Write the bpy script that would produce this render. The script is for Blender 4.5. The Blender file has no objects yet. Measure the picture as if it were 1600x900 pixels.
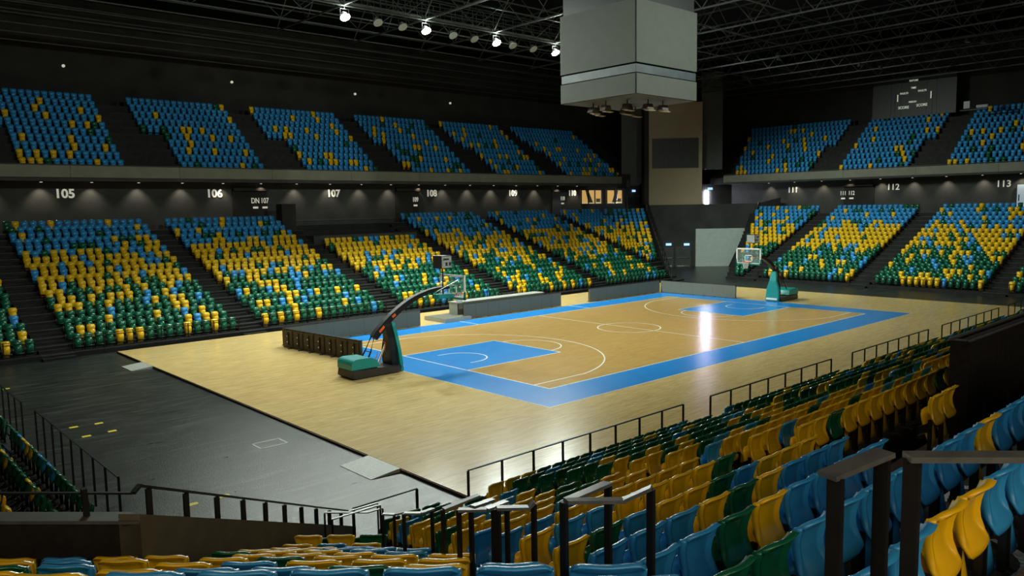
import bpy, bmesh, math, random
import numpy as np
from mathutils import Matrix, Vector
D = bpy.data
COL = bpy.context.scene.collection
SC = bpy.context.scene
R = math.radians
rnd = random.Random(7)

# ------------------------------------------------------------------ camera, world, lights, exposure
F_PX, CX, CY, CZ, YAW, PITCH, ROLL = 1220.638, -34.9949, -28.5682, 7.0160, 0.8338654, -0.1028103, -0.0173267
Fv = Vector((math.cos(YAW)*math.cos(PITCH), math.sin(YAW)*math.cos(PITCH), math.sin(PITCH)))
Rv = Vector((math.sin(YAW), -math.cos(YAW), 0)); Uv = Rv.cross(Fv)
R2 = math.cos(ROLL)*Rv + math.sin(ROLL)*Uv; U2 = -math.sin(ROLL)*Rv + math.cos(ROLL)*Uv
cam_d = D.cameras.new('camera'); cam = D.objects.new('camera', cam_d); COL.objects.link(cam)
cam_d.sensor_width = 36; cam_d.lens = F_PX/1600*36; cam_d.clip_start = 0.05; cam_d.clip_end = 400
cam.matrix_world = Matrix(((R2.x, U2.x, -Fv.x, CX), (R2.y, U2.y, -Fv.y, CY), (R2.z, U2.z, -Fv.z, CZ), (0, 0, 0, 1)))
SC.camera = cam
CAM = Vector((CX, CY, CZ))
def pix(p):
    d = Vector(p)-CAM; z = d.dot(Fv)
    if z < .2: return (-9999, -9999, z)
    return (800+F_PX*d.dot(R2)/z, 450-F_PX*d.dot(U2)/z, z)

w = D.worlds.new('world'); SC.world = w; w.use_nodes = True
w.node_tree.nodes['Background'].inputs[0].default_value = (.55, .75, 1, 1)
w.node_tree.nodes['Background'].inputs[1].default_value = 0.02
SC.view_settings.view_transform = 'Standard'; SC.view_settings.look = 'None'
SC.view_settings.gamma = 1; SC.view_settings.use_curve_mapping = False
SC.view_settings.exposure = 0.3

def spot(name, loc, target, power, color=(1, 1, 1), size=R(110), blend=.6, radius=.25):
    l = D.lights.new(name, 'SPOT'); l.energy = power; l.color = color; l.spot_size = size; l.spot_blend = blend; l.shadow_soft_size = radius
    o = D.objects.new(name, l); COL.objects.link(o); o.location = loc
    o.rotation_euler = (Vector(target)-Vector(loc)).to_track_quat('-Z', 'Y').to_euler()
    return o
def area(name, loc, target, power, sx, sy, color=(1, 1, 1)):
    l = D.lights.new(name, 'AREA'); l.energy = power; l.color = color; l.shape = 'RECTANGLE'; l.size = sx; l.size_y = sy
    o = D.objects.new(name, l); COL.objects.link(o); o.location = loc
    o.rotation_euler = (Vector(target)-Vector(loc)).to_track_quat('-Z', 'Y').to_euler()
    return o
COOL = (.90, 1, .90)
# the lit floodlights of the lamp row above the far sideline (four in the frame, the row goes on above it)
LIT_X = [-15.1, -8.9, -2.7, 3.6, 9.7]
for x in LIT_X:
    spot('flood_or_fill_beam', (x, 15.2, 18.9), (x*.8, 1.0, 0), 7000 if x < -12 else 14500, COOL, R(150), .8, .3)
# two added fill beams without lamps, brightening the far corner and the end stands
spot('flood_or_fill_beam', (16.5, 15.2, 18.9), (34, 9, 0), 8000, COOL, R(105), .8, .3)
spot('flood_or_fill_beam', (22.5, 15.2, 18.9), (40, 5, 0), 5500, COOL, R(110), .8, .3)
for x in (-8.9, -2.7, 3.6, 9.7):   # stray light of the lit lamps on the steel around them
    l_ = D.lights.new('lamp_spill', 'POINT'); l_.energy = 90; l_.color = COOL; l_.shadow_soft_size = .15
    o_ = D.objects.new('lamp_spill', l_); COL.objects.link(o_); o_.location = (x, 15.0, 19.45)
# the same row over the near sideline, above the frame, aimed at the court
for x in (-20, -6, 8):
    spot('flood_or_fill_beam', (x, -15.2, 19.0), (x*.8, 17, 0), 5600, COOL, R(112), .8, .3)
# concourse ceiling lights behind the camera, under the near balcony
area('concourse_light', (-30, -36, 9.1), (-22, -24, 3), 680, 22, 2.5, (1, .80, .56))
area('concourse_light', (-44, -26, 9.1), (-34, -20, 3), 300, 2.5, 16, (1, .80, .56))

# ------------------------------------------------------------------ materials
def nt(name):
    m = D.materials.new(name); m.use_nodes = True; n = m.node_tree; b = n.nodes['Principled BSDF']
    return m, n, b
def plain(name, col, rough=.5, metal=0, spec=.5, noise=0, scale=4, emit=None, es=0, coat=0):
    m, n, b = nt(name)
    b.inputs['Base Color'].default_value = (*col, 1); b.inputs['Roughness'].default_value = rough
    b.inputs['Metallic'].default_value = metal; b.inputs['Specular IOR Level'].default_value = spec
    b.inputs['Coat Weight'].default_value = coat
    if noise:
        t = n.nodes.new('ShaderNodeTexCoord'); z = n.nodes.new('ShaderNodeTexNoise'); z.inputs['Scale'].default_value = scale; z.inputs['Detail'].default_value = 6
        r = n.nodes.new('ShaderNodeValToRGB'); r.color_ramp.elements[0].position = .3; r.color_ramp.elements[1].position = .7
        r.color_ramp.elements[0].color = (*[c*(1-noise) for c in col], 1); r.color_ramp.elements[1].color = (*[min(1, c*(1+noise)) for c in col], 1)
        n.links.new(t.outputs['Object'], z.inputs['Vector']); n.links.new(z.outputs['Fac'], r.inputs['Fac']); n.links.new(r.outputs['Color'], b.inputs['Base Color'])
    if emit:
        b.inputs['Emission Color'].default_value = (*emit, 1); b.inputs['Emission Strength'].default_value = es
    return m
M = {}
M['yellow'] = plain('yellow_plastic', (.76, .46, .006), .26, spec=.5, noise=.04, scale=9)
M['blue'] = plain('blue_plastic', (.028, .265, .60), .26, noise=.05, scale=9)
M['green'] = plain('green_plastic', (.005, .105, .052), .22, noise=.05, scale=9)
M['black'] = plain('black_steel', (.008, .008, .009), .45, spec=.4, noise=.2, scale=6)
M['railtop'] = plain('lit_rail_top', (.075, .08, .078), .35, spec=.7, noise=.25, scale=14)  # paler than the posts: light falling on the top bars put into the colour
M['rail'] = plain('painted_rail_steel', (.006, .0062, .0065), .45, spec=.3, noise=.2, scale=12)
M['step'] = plain('dark_terrace_board', (.014, .014, .013), .7, spec=.25, noise=.35, scale=2.5)
M['nosing'] = plain('worn_step_nosing', (.06, .06, .055), .5, noise=.3, scale=8)
M['wall'] = plain('dark_wall_paint', (.050, .053, .050), .8, spec=.2, noise=.18, scale=.7)
M['wallup'] = plain('black_wall_paint', (.032, .031, .028), .9, spec=.1, noise=.2, scale=.5)
M['fascia'] = plain('olive_grey_fascia', (.17, .18, .135), .7, noise=.1, scale=1.2)
M['ceil'] = plain('black_ceiling', (.006, .007, .007), .9, spec=.1, noise=.3, scale=.4)
M['truss'] = plain('dull_truss_steel', (.048, .054, .046), .5, metal=.3, noise=.25, scale=3)
M['beige'] = plain('beige_panel', (.33, .275, .18), .8, noise=.06, scale=.8)
M['darkpanel'] = plain('slate_panel', (.06, .07, .068), .7, noise=.15, scale=1)
M['teal'] = plain('teal_padding', (.008, .26, .24), .4, noise=.06, scale=5)
M['white'] = plain('white_paint', (.75, .78, .72), .4, noise=.04, scale=9)
M['signwhite'] = plain('sign_white', (.8, .78, .68), .6, emit=(1, .95, .8), es=.22)
M['rim'] = plain('orange_rim', (.75, .12, .02), .4)
M['net'] = plain('white_net', (.75, .75, .7), .8)
M['orange'] = plain('orange_mark', (.8, .12, .02), .5)
M['ledboard'] = plain('grey_led_panel', (.15, .155, .120), .6, spec=.25, noise=.08, scale=30)
M['ledback'] = plain('brown_board_back', (.045, .030, .014), .5, noise=.4, scale=5)
M['tabletop'] = plain('pale_table_top', (.34, .36, .32), .5, noise=.05, scale=3)
M['cube'] = plain('grey_cube_screen', (.085, .09, .078), .7, spec=.2, noise=.05, scale=1.5)
M['cubeband'] = plain('dark_ribbon_screen', (.03, .045, .05), .5, noise=.3, scale=2)
M['speaker'] = plain('dusty_speaker_body', (.07, .055, .04), .6, noise=.3, scale=6)
M['tape'] = plain('yellow_tape', (.75, .62, .02), .6)
M['shutter'] = plain('pale_shutter', (.55, .66, .61), .5, noise=.06, scale=2)
M['carpet'] = plain('charcoal_carpet', (.06, .057, .052), .95, spec=.1, noise=.35, scale=30)
M['brown'] = plain('brown_walkway_carpet', (.045, .022, .009), .95, spec=.1, noise=.4, scale=12)
M['greyfloor'] = plain('grey_walkway_vinyl', (.11, .115, .105), .6, noise=.15, scale=6)
M['mark'] = plain('glitter_carpet_mark', (.85, .85, .75), .35, noise=.5, scale=60)
M['ramp'] = plain('grey_ramp_plate', (.36, .38, .34), .5, noise=.15, scale=14)
M['edge'] = plain('brown_floor_edge', (.030, .013, .006), .5, noise=.2, scale=6)
M['wallcap'] = plain('grey_parapet_cap', (.06, .062, .06), .6, noise=.2, scale=4)
M['parapet'] = plain('dark_parapet', (.10, .092, .066), .85, spec=.2, noise=.15, scale=3)
M['parapetblack'] = plain('black_parapet', (.014, .013, .012), .9, spec=.15, noise=.3, scale=8)
M['screen'] = plain('slate_screen', (.014, .018, .0185), .5, noise=.15, scale=2)
M['clock'] = plain('shot_clock_case', (.030, .028, .025), .4, noise=.2, scale=4)
M['clockface'] = plain('shot_clock_face', (.30, .32, .31), .4, noise=.25, scale=14)
M['lamp'] = plain('lamp_lens_lit', (1, 1, 1), .4, emit=(.92, 1, .95), es=90)
M['lamphaze'] = M['lamp']
M['downlens'] = plain('downlight_lens', (1, .95, .85), .4, emit=(1, .9, .75), es=1.2)
M['chrome'] = plain('chrome_reflector', (.6, .62, .58), .18, metal=.9)
M['office'] = plain('lit_office_wall', (.6, .4, .12), .8, emit=(1, .60, .16), es=.42)
M['officepale'] = plain('lit_office_wall_pale', (.6, .55, .35), .8, emit=(1, .85, .45), es=.35)
M['doorglow'] = plain('daylit_door_glass', (.8, .8, .9), .3, emit=(.80, .82, 1), es=150)
M['exit'] = plain('exit_sign_lit', (.3, .5, .8), .4, emit=(.35, .6, 1), es=1.1)
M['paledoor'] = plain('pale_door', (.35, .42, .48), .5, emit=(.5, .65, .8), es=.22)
M['greydoor'] = plain('grey_door', (.06, .063, .075), .6, noise=.1, scale=2)
M['scoretext'] = plain('scoreboard_print', (.55, .58, .48), .6, emit=(.8, .9, .7), es=.3)
M['line'] = plain('white_court_line', (.80, .83, .74), .3)
M['dust'] = plain('dot_lamp', (.8, .8, .7), .5, emit=(.9, .9, .75), es=.35)
# clear glass of the backboards
m, n, b = nt('clear_glass'); b.inputs['Base Color'].default_value = (.85, .95, .93, 1); b.inputs['Roughness'].default_value = .03
b.inputs['Alpha'].default_value = .07; M['glass'] = m

def court_mat(name, c1, c2, rough):
    m, n, b = nt(name); L = n.links
    t = n.nodes.new('ShaderNodeTexCoord')
    br = n.nodes.new('ShaderNodeTexBrick'); br.offset = .37; br.inputs['Scale'].default_value = 1
    br.inputs['Brick Width'].default_value = 1.3; br.inputs['Row Height'].default_value = .085; br.inputs['Mortar Size'].default_value = .0
    br.inputs['Color1'].default_value = (*c1, 1); br.inputs['Color2'].default_value = (*c2, 1); br.inputs['Bias'].default_value = -.2
    L.new(t.outputs['Object'], br.inputs['Vector'])
    mp = n.nodes.new('ShaderNodeMapping'); mp.inputs['Scale'].default_value = (.9, 9, 1); L.new(t.outputs['Object'], mp.inputs['Vector'])
    z = n.nodes.new('ShaderNodeTexNoise'); z.inputs['Scale'].default_value = 1.3; z.inputs['Detail'].default_value = 8; z.inputs['Roughness'].default_value = .7; L.new(mp.outputs[0], z.inputs['Vector'])
    r = n.nodes.new('ShaderNodeValToRGB'); r.color_ramp.elements[0].position = .33; r.color_ramp.elements[1].position = .66
    r.color_ramp.elements[0].color = (.72, .70, .66, 1); r.color_ramp.elements[1].color = (1.12, 1.12, 1.12, 1); L.new(z.outputs['Fac'], r.inputs['Fac'])
    mx = n.nodes.new('ShaderNodeMix'); mx.data_type = 'RGBA'; mx.blend_type = 'MULTIPLY'; mx.inputs['Factor'].default_value = 1
    L.new(br.outputs['Color'], mx.inputs['A']); L.new(r.outputs['Color'], mx.inputs['B']); L.new(mx.outputs['Result'], b.inputs['Base Color'])
    b.inputs['Roughness'].default_value = rough
    z2 = n.nodes.new('ShaderNodeTexNoise'); z2.inputs['Scale'].default_value = .8; z2.inputs['Detail'].default_value = 5; L.new(t.outputs['Object'], z2.inputs['Vector'])
    mr = n.nodes.new('ShaderNodeMapRange'); mr.inputs['To Min'].default_value = rough-.012; mr.inputs['To Max'].default_value = rough+.015; L.new(z2.outputs['Fac'], mr.inputs['Value']); L.new(mr.outputs[0], b.inputs['Roughness'])
    return m
M['wood'] = court_mat('pale_maple_boards', (.76, .56, .24), (.67, .47, .18), .215)
M['woodin'] = court_mat('tan_maple_boards', (.64, .40, .13), (.56, .335, .10), .205)
M['paint'] = plain('blue_court_paint', (.008, .25, .72), .26, noise=.06, scale=1.2)
# scuffed dark rubber arena floor
m, n, b = nt('scuffed_dark_floor'); L = n.links
t = n.nodes.new('ShaderNodeTexCoord'); mp = n.nodes.new('ShaderNodeMapping'); mp.inputs['Rotation'].default_value = (0, 0, R(10)); mp.inputs['Scale'].default_value = (.5, 1.6, 1)
z = n.nodes.new('ShaderNodeTexNoise'); z.inputs['Scale'].default_value = 1.6; z.inputs['Detail'].default_value = 15; z.inputs['Roughness'].default_value = .82; z.inputs['Distortion'].default_value = .6
L.new(t.outputs['Object'], mp.inputs['Vector']); L.new(mp.outputs[0], z.inputs['Vector'])
r = n.nodes.new('ShaderNodeValToRGB'); r.color_ramp.elements[0].position = .35; r.color_ramp.elements[1].position = .72
r.color_ramp.elements[0].color = (.007, .0085, .008, 1); r.color_ramp.elements[1].color = (.032, .038, .035, 1)
L.new(z.outputs['Fac'], r.inputs['Fac'])
mp2 = n.nodes.new('ShaderNodeMapping'); mp2.inputs['Rotation'].default_value = (0, 0, R(62)); mp2.inputs['Scale'].default_value = (.35, 3.2, 1); L.new(t.outputs['Object'], mp2.inputs['Vector'])
z2 = n.nodes.new('ShaderNodeTexNoise'); z2.inputs['Scale'].default_value = 1.1; z2.inputs['Detail'].default_value = 14; z2.inputs['Roughness'].default_value = .72; L.new(mp2.outputs[0], z2.inputs['Vector'])
r2_ = n.nodes.new('ShaderNodeValToRGB'); r2_.color_ramp.elements[0].position = .52; r2_.color_ramp.elements[1].position = .78; r2_.color_ramp.elements[0].color = (0, 0, 0, 1); r2_.color_ramp.elements[1].color = (.085, .095, .09, 1); L.new(z2.outputs['Fac'], r2_.inputs['Fac'])
ad = n.nodes.new('ShaderNodeMix'); ad.data_type = 'RGBA'; ad.blend_type = 'ADD'; ad.inputs['Factor'].default_value = 1; L.new(r.outputs['Color'], ad.inputs['A']); L.new(r2_.outputs['Color'], ad.inputs['B']); L.new(ad.outputs['Result'], b.inputs['Base Color'])
mr = n.nodes.new('ShaderNodeMapRange'); mr.inputs['From Min'].default_value = .35; mr.inputs['From Max'].default_value = .7; mr.inputs['To Min'].default_value = .27; mr.inputs['To Max'].default_value = .37; b.inputs['Specular IOR Level'].default_value = .38
L.new(z.outputs['Fac'], mr.inputs['Value']); L.new(mr.outputs[0], b.inputs['Roughness'])
z3 = n.nodes.new('ShaderNodeTexNoise'); z3.inputs['Scale'].default_value = 45; L.new(t.outputs['Object'], z3.inputs['Vector'])
bu = n.nodes.new('ShaderNodeBump'); bu.inputs['Strength'].default_value = .6; bu.inputs['Distance'].default_value = .012; L.new(z3.outputs['Fac'], bu.inputs['Height']); L.new(bu.outputs[0], b.inputs['Normal'])
M['floor'] = m

# ------------------------------------------------------------------ mesh helpers
class MB:
    def __init__(s): s.v = []; s.f = []
    def quad(s, a, b, c, d):
        i = len(s.v); s.v += [tuple(a), tuple(b), tuple(c), tuple(d)]; s.f.append((i, i+1, i+2, i+3)); return s
    def hexa(s, p):      # 8 points: bottom 4 ccw, top 4 ccw
        i = len(s.v); s.v += [tuple(q) for q in p]
        for f in ((3, 2, 1, 0), (4, 5, 6, 7), (0, 1, 5, 4), (1, 2, 6, 5), (2, 3, 7, 6), (3, 0, 4, 7)): s.f.append(tuple(i+k for k in f))
        return s
    def box(s, x0, x1, y0, y1, z0, z1):
        return s.hexa([(x0, y0, z0), (x1, y0, z0), (x1, y1, z0), (x0, y1, z0), (x0, y0, z1), (x1, y0, z1), (x1, y1, z1), (x0, y1, z1)])
    def bar(s, a, b, w, h=None, up=(0, 0, 1)):
        h = h or w; a = Vector(a); b = Vector(b); d = (b-a).normalized(); u = Vector(up)
        if abs(d.dot(u)) > .98: u = Vector((1, 0, 0))
        r = d.cross(u).normalized(); u = r.cross(d)
        P = []
        for c in (a, b):
            P.append([c-r*w/2-u*h/2, c+r*w/2-u*h/2, c+r*w/2+u*h/2, c-r*w/2+u*h/2])
        i = len(s.v); s.v += [tuple(q) for q in P[0]+P[1]]
        for f in ((0, 1, 2, 3), (7, 6, 5, 4), (0, 4, 5, 1), (1, 5, 6, 2), (2, 6, 7, 3), (3, 7, 4, 0)): s.f.append(tuple(i+k for k in f))
        return s
    def tube(s, pts, rad, n=8, cap=True):
        pts = [Vector(p) for p in pts]; rings = []
        rr = rad if isinstance(rad, (list, tuple)) else [rad]*len(pts)
        for k, p in enumerate(pts):
            d = (pts[min(k+1, len(pts)-1)]-pts[max(k-1, 0)]).normalized()
            u = Vector((0, 0, 1)) if abs(d.z) < .9 else Vector((1, 0, 0))
            r_ = d.cross(u).normalized(); u = r_.cross(d)
            i = len(s.v); s.v += [tuple(p+rr[k]*(math.cos(2*math.pi*j/n)*r_+math.sin(2*math.pi*j/n)*u)) for j in range(n)]
            rings.append(i)
        for a, b in zip(rings, rings[1:]):
            for j in range(n): s.f.append((a+j, a+(j+1) % n, b+(j+1) % n, b+j))
        if cap:
            s.f.append(tuple(rings[0]+j for j in range(n))[::-1]); s.f.append(tuple(rings[-1]+j for j in range(n)))
        return s
    def prism(s, poly, a0, a1, axis='y'):   # poly in the two other axes
        n = len(poly); i = len(s.v)
        for a in (a0, a1):
            for (p, q) in poly:
                s.v.append({'y': (p, a, q), 'x': (a, p, q), 'z': (p, q, a)}[axis])
        s.f.append(tuple(i+j for j in range(n))[::-1]); s.f.append(tuple(i+n+j for j in range(n)))
        for j in range(n): s.f.append((i+j, i+(j+1) % n, i+n+(j+1) % n, i+n+j))
        return s
    def build(s, name, mat, parent=None, smooth=False, fix=True, bevel=0):
        me = D.meshes.new(name); me.from_pydata(s.v, [], s.f); me.materials.append(M[mat] if isinstance(mat, str) else mat)
        if fix:
            bm = bmesh.new(); bm.from_mesh(me); bmesh.ops.recalc_face_normals(bm, faces=bm.faces)
            if bevel: bmesh.ops.bevel(bm, geom=bm.edges[:], offset=bevel, segments=2, affect='EDGES', clamp_overlap=True)
            bm.to_mesh(me); bm.free()
        if smooth: me.shade_smooth()
        o = D.objects.new(name, me); COL.objects.link(o)
        if parent is not None: o.parent = parent
        return o
def tag(o, label=None, cat=None, group=None, kind=None):
    if label: o['label'] = label
    if cat: o['category'] = cat
    if group: o['group'] = group
    if kind: o['kind'] = kind
    return o
def empty(name, loc=(0, 0, 0), label=None, cat=None, group=None, rz=0):
    o = D.objects.new(name, None); COL.objects.link(o); o.location = loc; o.rotation_euler = (0, 0, rz); o.empty_display_size = .2
    return tag(o, label, cat, group)
def struct(mb, name, mat, label=None, **k):
    o = mb.build(name, mat, **k); o['kind'] = 'structure'
    if label: o['label'] = label
    return o
def text_mesh(txt, size, mat, name, loc, rot, parent=None, extrude=.02, bold=.02, sx=1):
    c = D.curves.new('text', 'FONT'); c.body = txt; c.size = size; c.extrude = extrude; c.offset = bold*size; c.align_x = 'CENTER'; c.align_y = 'CENTER'
    c.resolution_u = 3
    o = D.objects.new('tmp', c); COL.objects.link(o); bpy.context.view_layer.update()
    me = D.meshes.new_from_object(o.evaluated_get(bpy.context.evaluated_depsgraph_get()))
    D.objects.remove(o); D.curves.remove(c)
    me.materials.clear(); me.materials.append(M[mat])
    o = D.objects.new(name, me); COL.objects.link(o); o.location = loc; o.rotation_euler = rot; o.scale = (sx, 1, 1)
    if parent is not None: o.parent = parent
    return o
def ordinal(n):
    return f"{n}{'th' if 10 <= n % 100 <= 20 else {1: 'st', 2: 'nd', 3: 'rd'}.get(n % 10, 'th')}"

# ------------------------------------------------------------------ row profiles (height of seat tops above court)
ZN = [.93, 1.23, 1.53, 1.84, 2.13, 2.41, 2.73, 3.06, 3.38, 3.71, 3.97, 4.31, 4.65, 4.94, 5.23, 5.53, 5.83, 6.13]
SEAT_H = .83
def zn(k): return ZN[min(k, 17)]
def yn(k): return 15.8+.8*k
def zf(k): return .97+.305*k+.0018*k*k
def yf(k): return 15.7+.9*k
def xe(k): return 30.5+.86*k
CF = Vector((math.cos(YAW), math.sin(YAW), 0)); CR = Vector((math.sin(YAW), -math.cos(YAW), 0))
C0 = Vector((CX, CY, 0))
DC = {0: 13.9, 1: 13.1, 2: 12.3, 3: 11.5, 4: 10.85, 5: 10.2, 6: 9.6, 7: 8.95, 8: 8.15, 9: 7.35, 10: 6.54, 11: 5.7, 12: 4.86, 13: 4.0, 14: 3.15}
ZC = {0: .93, 1: 1.3, 2: 1.7, 3: 2.09, 4: 2.24, 5: 2.48, 6: 2.72, 7: 3.02, 8: 3.36, 9: 3.69, 10: 4.03, 11: 4.38, 12: 4.73, 13: 5.12, 14: 5.47}
def xz_left(k): return -27.12-.32*k      # left edge of the wedge block (joins the corner block)

# ------------------------------------------------------------------ setting: floors, walls, ceiling
struct(MB().box(-58, 58, -44, 44, -.4, -.1), 'floor', 'floor', 'dark scuffed rubber arena floor around the raised court')
struct(MB().box(-58, 58, 42, 42.4, -.1, 24), 'wall_far', 'wallup', 'black back wall above the far upper seats')
struct(MB().box(56.5, 57, -44, 44, -.1, 24), 'wall_end', 'wallup', 'black back wall above the end upper seats')
struct(MB().box(-58, 58, -44.4, -44, -.1, 24), 'wall_near', 'wallup')
struct(MB().box(-58.4, -58, -44, 44, -.1, 24), 'wall_left', 'wallup')
struct(MB().box(-58, 58, -44, 44, 24, 24.3), 'ceiling', 'ceil', 'black roof deck above the steel trusses')

# concourse walls under the balconies (the section numbers hang on them)
struct(MB().box(-44, 42.5, 33, 33.3, 4.5, 9.3), 'wall_concourse_far', 'wall', 'dark concourse wall below the far balcony with section numbers')
struct(MB().box(-44, 42.5, 31.6, 33, 5.6, 5.75), 'floor_concourse_far', 'step')
struct(MB().box(48.6, 48.9, -34, 24, 4.5, 9.3), 'wall_concourse_end', 'wall', 'dark concourse wall below the end balcony with section numbers')
struct(MB().box(46.2, 48.6, -34, 21, 5.6, 5.75), 'floor_concourse_end', 'step')
struct(MB().box(-50, 37.0, 31.05, 33.3, 9.3, 9.42), 'ceiling_balcony_far', 'wall')
struct(MB().box(46.6, 49, -34, 23.6, 9.3, 9.42), 'ceiling_balcony_end', 'wall')

fas = empty('balcony_front', (0, 31, 9.3), 'long olive grey balcony front above the section numbers 105 to 110', 'balcony front')
def panels_x(x0, x1, y, z0, z1, root, step, ox, oz):
    k = int(round((x1-x0)/step)); s_ = (x1-x0)/k
    for i in range(k):
        MB().box(x0+i*s_+.01-ox, x0+(i+1)*s_-.01-ox, -.12, 0, z0-oz, z1-oz).build('panel', 'fascia', root)
panels_x(-50, 36.6, 31, 9.55, 10.35, fas, 7.2, 0, 9.3)
MB().box(-50, 36.9, 0, .12, .0, 1.0).build('backing', 'wall', fas)
MB().box(-50, 36.9, -.16, .14, 1.05, 1.13).build('cap_rail', 'wall', fas)
MB().box(-50, 36.9, -.14, .1, 0, .22).build('lower_trim', 'wall', fas)
MB().box(36.6, 37.9, -.3, .5, -.25, 1.35).build('end_block', 'wallup', fas)
fas2 = empty('balcony_front', (46.6, 0, 9.3), 'olive grey balcony front above the section numbers 111 to 113', 'balcony front')
for i in range(8):
    MB().box(-.12, 0, -34+i*7.2+.01, -34+(i+1)*7.2-.01, .2, 1.0).build('panel', 'fascia', fas2)
MB().box(0, .12, -34, 23.6, 0, 1.0).build('backing', 'wall', fas2)
MB().box(-.16, .14, -34, 23.6, 1.05, 1.13).build('cap_rail', 'wall', fas2)
MB().box(-.14, .1, -34, 23.6, 0, .18).build('lower_trim', 'wall', fas2)

# corner: tall dark wall with shutter, beige tower with screen
def onsum(S, x, z): return Vector((x, S-x, z))
def slab(S, x0, x1, z0, z1, t, shift=0):
    n_ = Vector((.7071, .7071, 0))
    a = onsum(S, x0, z0)+n_*shift; b = onsum(S, x1, z0)+n_*shift; up = Vector((0, 0, z1-z0))
    return [a, b, b+n_*t, a+n_*t, a+up, b+up, b+n_*t+up, a+n_*t+up]
struct(MB().hexa(slab(64.5, 36.9, 48.0, -.1, 7.0, .4)), 'wall_corner', 'wall', 'tall dark corner wall beside the loading shutter')
tw = empty('corner_tower', onsum(64.5, 39.3, 7.0), 'tall beige tower wall in the far corner with a slate screen', 'tower')
def tl(pts): return [Vector(p)-tw.location for p in pts]
MB().hexa(tl(slab(64.7, 37.25, 41.5, 7.0, 18.5, 3.0))).build('tower_body', 'beige', tw)
MB().hexa(tl(slab(64.7, 36.9, 37.25, 7.0, 18.5, 2.6, .2))).build('dark_return', 'wallup', tw)
scr = MB().hexa(tl(slab(64.7, 37.5, 41.2, 11.15, 14.5, .06, -.07))).build('screen', 'screen', tw)
for i in range(12):
    for j in range(2):
        x0 = 37.55+i*.303
        MB().hexa(tl(slab(64.7, x0, x0+.285, 11.2+j*1.64, 12.8+j*1.64, .03, -.1))).build('screen_module', 'screen', scr)
struct(MB().hexa(slab(69, 37.4, 40.2, 9.5, 22, .3)), 'wall_tower_left', 'darkpanel')
struct(MB().hexa([Vector(p) for p in slab(67, 42.8, 44.5, 11.0, 22, .3)]), 'wall_tower_right', 'darkpanel')
sh = empty('loading_shutter', onsum(64.45, 42.8, 0), 'pale grey roller shutter door in the far corner wall', 'shutter')
for i in range(24):
    o_ = Vector(sh.location)
    MB().hexa([Vector(p)-o_ for p in slab(64.45, 40.87, 44.95, -.1+i*.18, -.1+i*.18+.172, .06, -.05)]).build('slat', 'shutter', sh)
# dark stair flank in front of the shutter
nn = Vector((-.7071, -.7071, 0))
def fl(x, z, off): return Vector((x, 64.0-x, z))+nn*off
st = MB(); P0 = [fl(43.2, -.1, .3), fl(47.2, -.1, .3), fl(47.2, 7.6, .3), fl(45.45, 7.0, .3)]; P1 = [p+nn*.3 for p in P0]
st.hexa([P0[0], P0[1], P0[2], P0[3], P1[0], P1[1], P1[2], P1[3]])
struct(st, 'wall_stair_flank', 'wallup', 'black sloping stair side wall right of the shutter')
fr_ = MB(); a_ = fl(45.5, 7.3, .75); b_ = fl(44.55, 3.1, .75); fr_.bar(a_, b_, .09)
for i in range(9):
    p_ = a_+(b_-a_)*(i/8); fr_.bar(p_, p_+Vector((.12, -.12, -.25)), .05)
tag(fr_.build('stair_rail', 'wallcap'), 'pale sloping stair rail on the black flank right of the shutter', 'rail')
tr_ = empty('tunnel_rail', (24.9, 15.4, 0), 'dark stepped handrail between the far corner seats and the tunnel', 'rail')
L0 = Vector((0, 0, 1.15)); L1 = Vector((11.6, 11.6, 7.35)); MB().bar(L0, L1, .06).build('top_bar', 'rail', tr_)
for i in range(15):
    p_ = L0+(L1-L0)*(i/14); MB().bar(p_, p_-Vector((0, 0, .95)), .05).build('post', 'rail', tr_)
MB().hexa([(0, 0, -.1), (.12, -.12, -.1), (11.9, 11.7, -.1), (11.7, 11.9, -.1), (0, 0, .25), (.12, -.12, .25), (11.9, 11.7, 6.4), (11.7, 11.9, 6.4)]).build('side_wall', 'wallup', tr_)
# pair of dark tunnel doors with lit exit signs
for (x, k) in ((38.45, 0), (39.85, 1)):
    d_ = empty('tunnel_door', onsum(64.4, x, -.1), ['dark double door at the foot of the far corner wall beside the seats', 'dark door between the tunnel door and the pale shutter'][k], 'door')
    o_ = Vector(d_.location)
    MB().hexa([Vector(p)-o_ for p in slab(64.4, x-.62, x+.62, -.1, 2.2, .06, -.04)]).build('door_leaf', 'darkpanel', d_)
    MB().hexa([Vector(p)-o_ for p in slab(64.4, x-.5, x+.5, .9, .96, .04, -.12)]).build('push_bar', 'chrome', d_)
    MB().hexa([Vector(p)-o_ for p in slab(64.4, x-.5, x+.5, -.05, .05, .04, -.12)]).build('kick_plate', 'chrome', d_)
for (x, z, k) in ((38.64, 2.47, 0), (40.09, 2.44, 1)):
    e = MB().hexa(slab(64.35, x-.22, x+.22, z-.12, z+.14, .06, -.1)).build('exit_sign', 'exit')
    tag(e, ['small lit exit sign over the left tunnel door', 'small lit exit sign left of the pale shutter'][k], 'exit sign')
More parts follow.
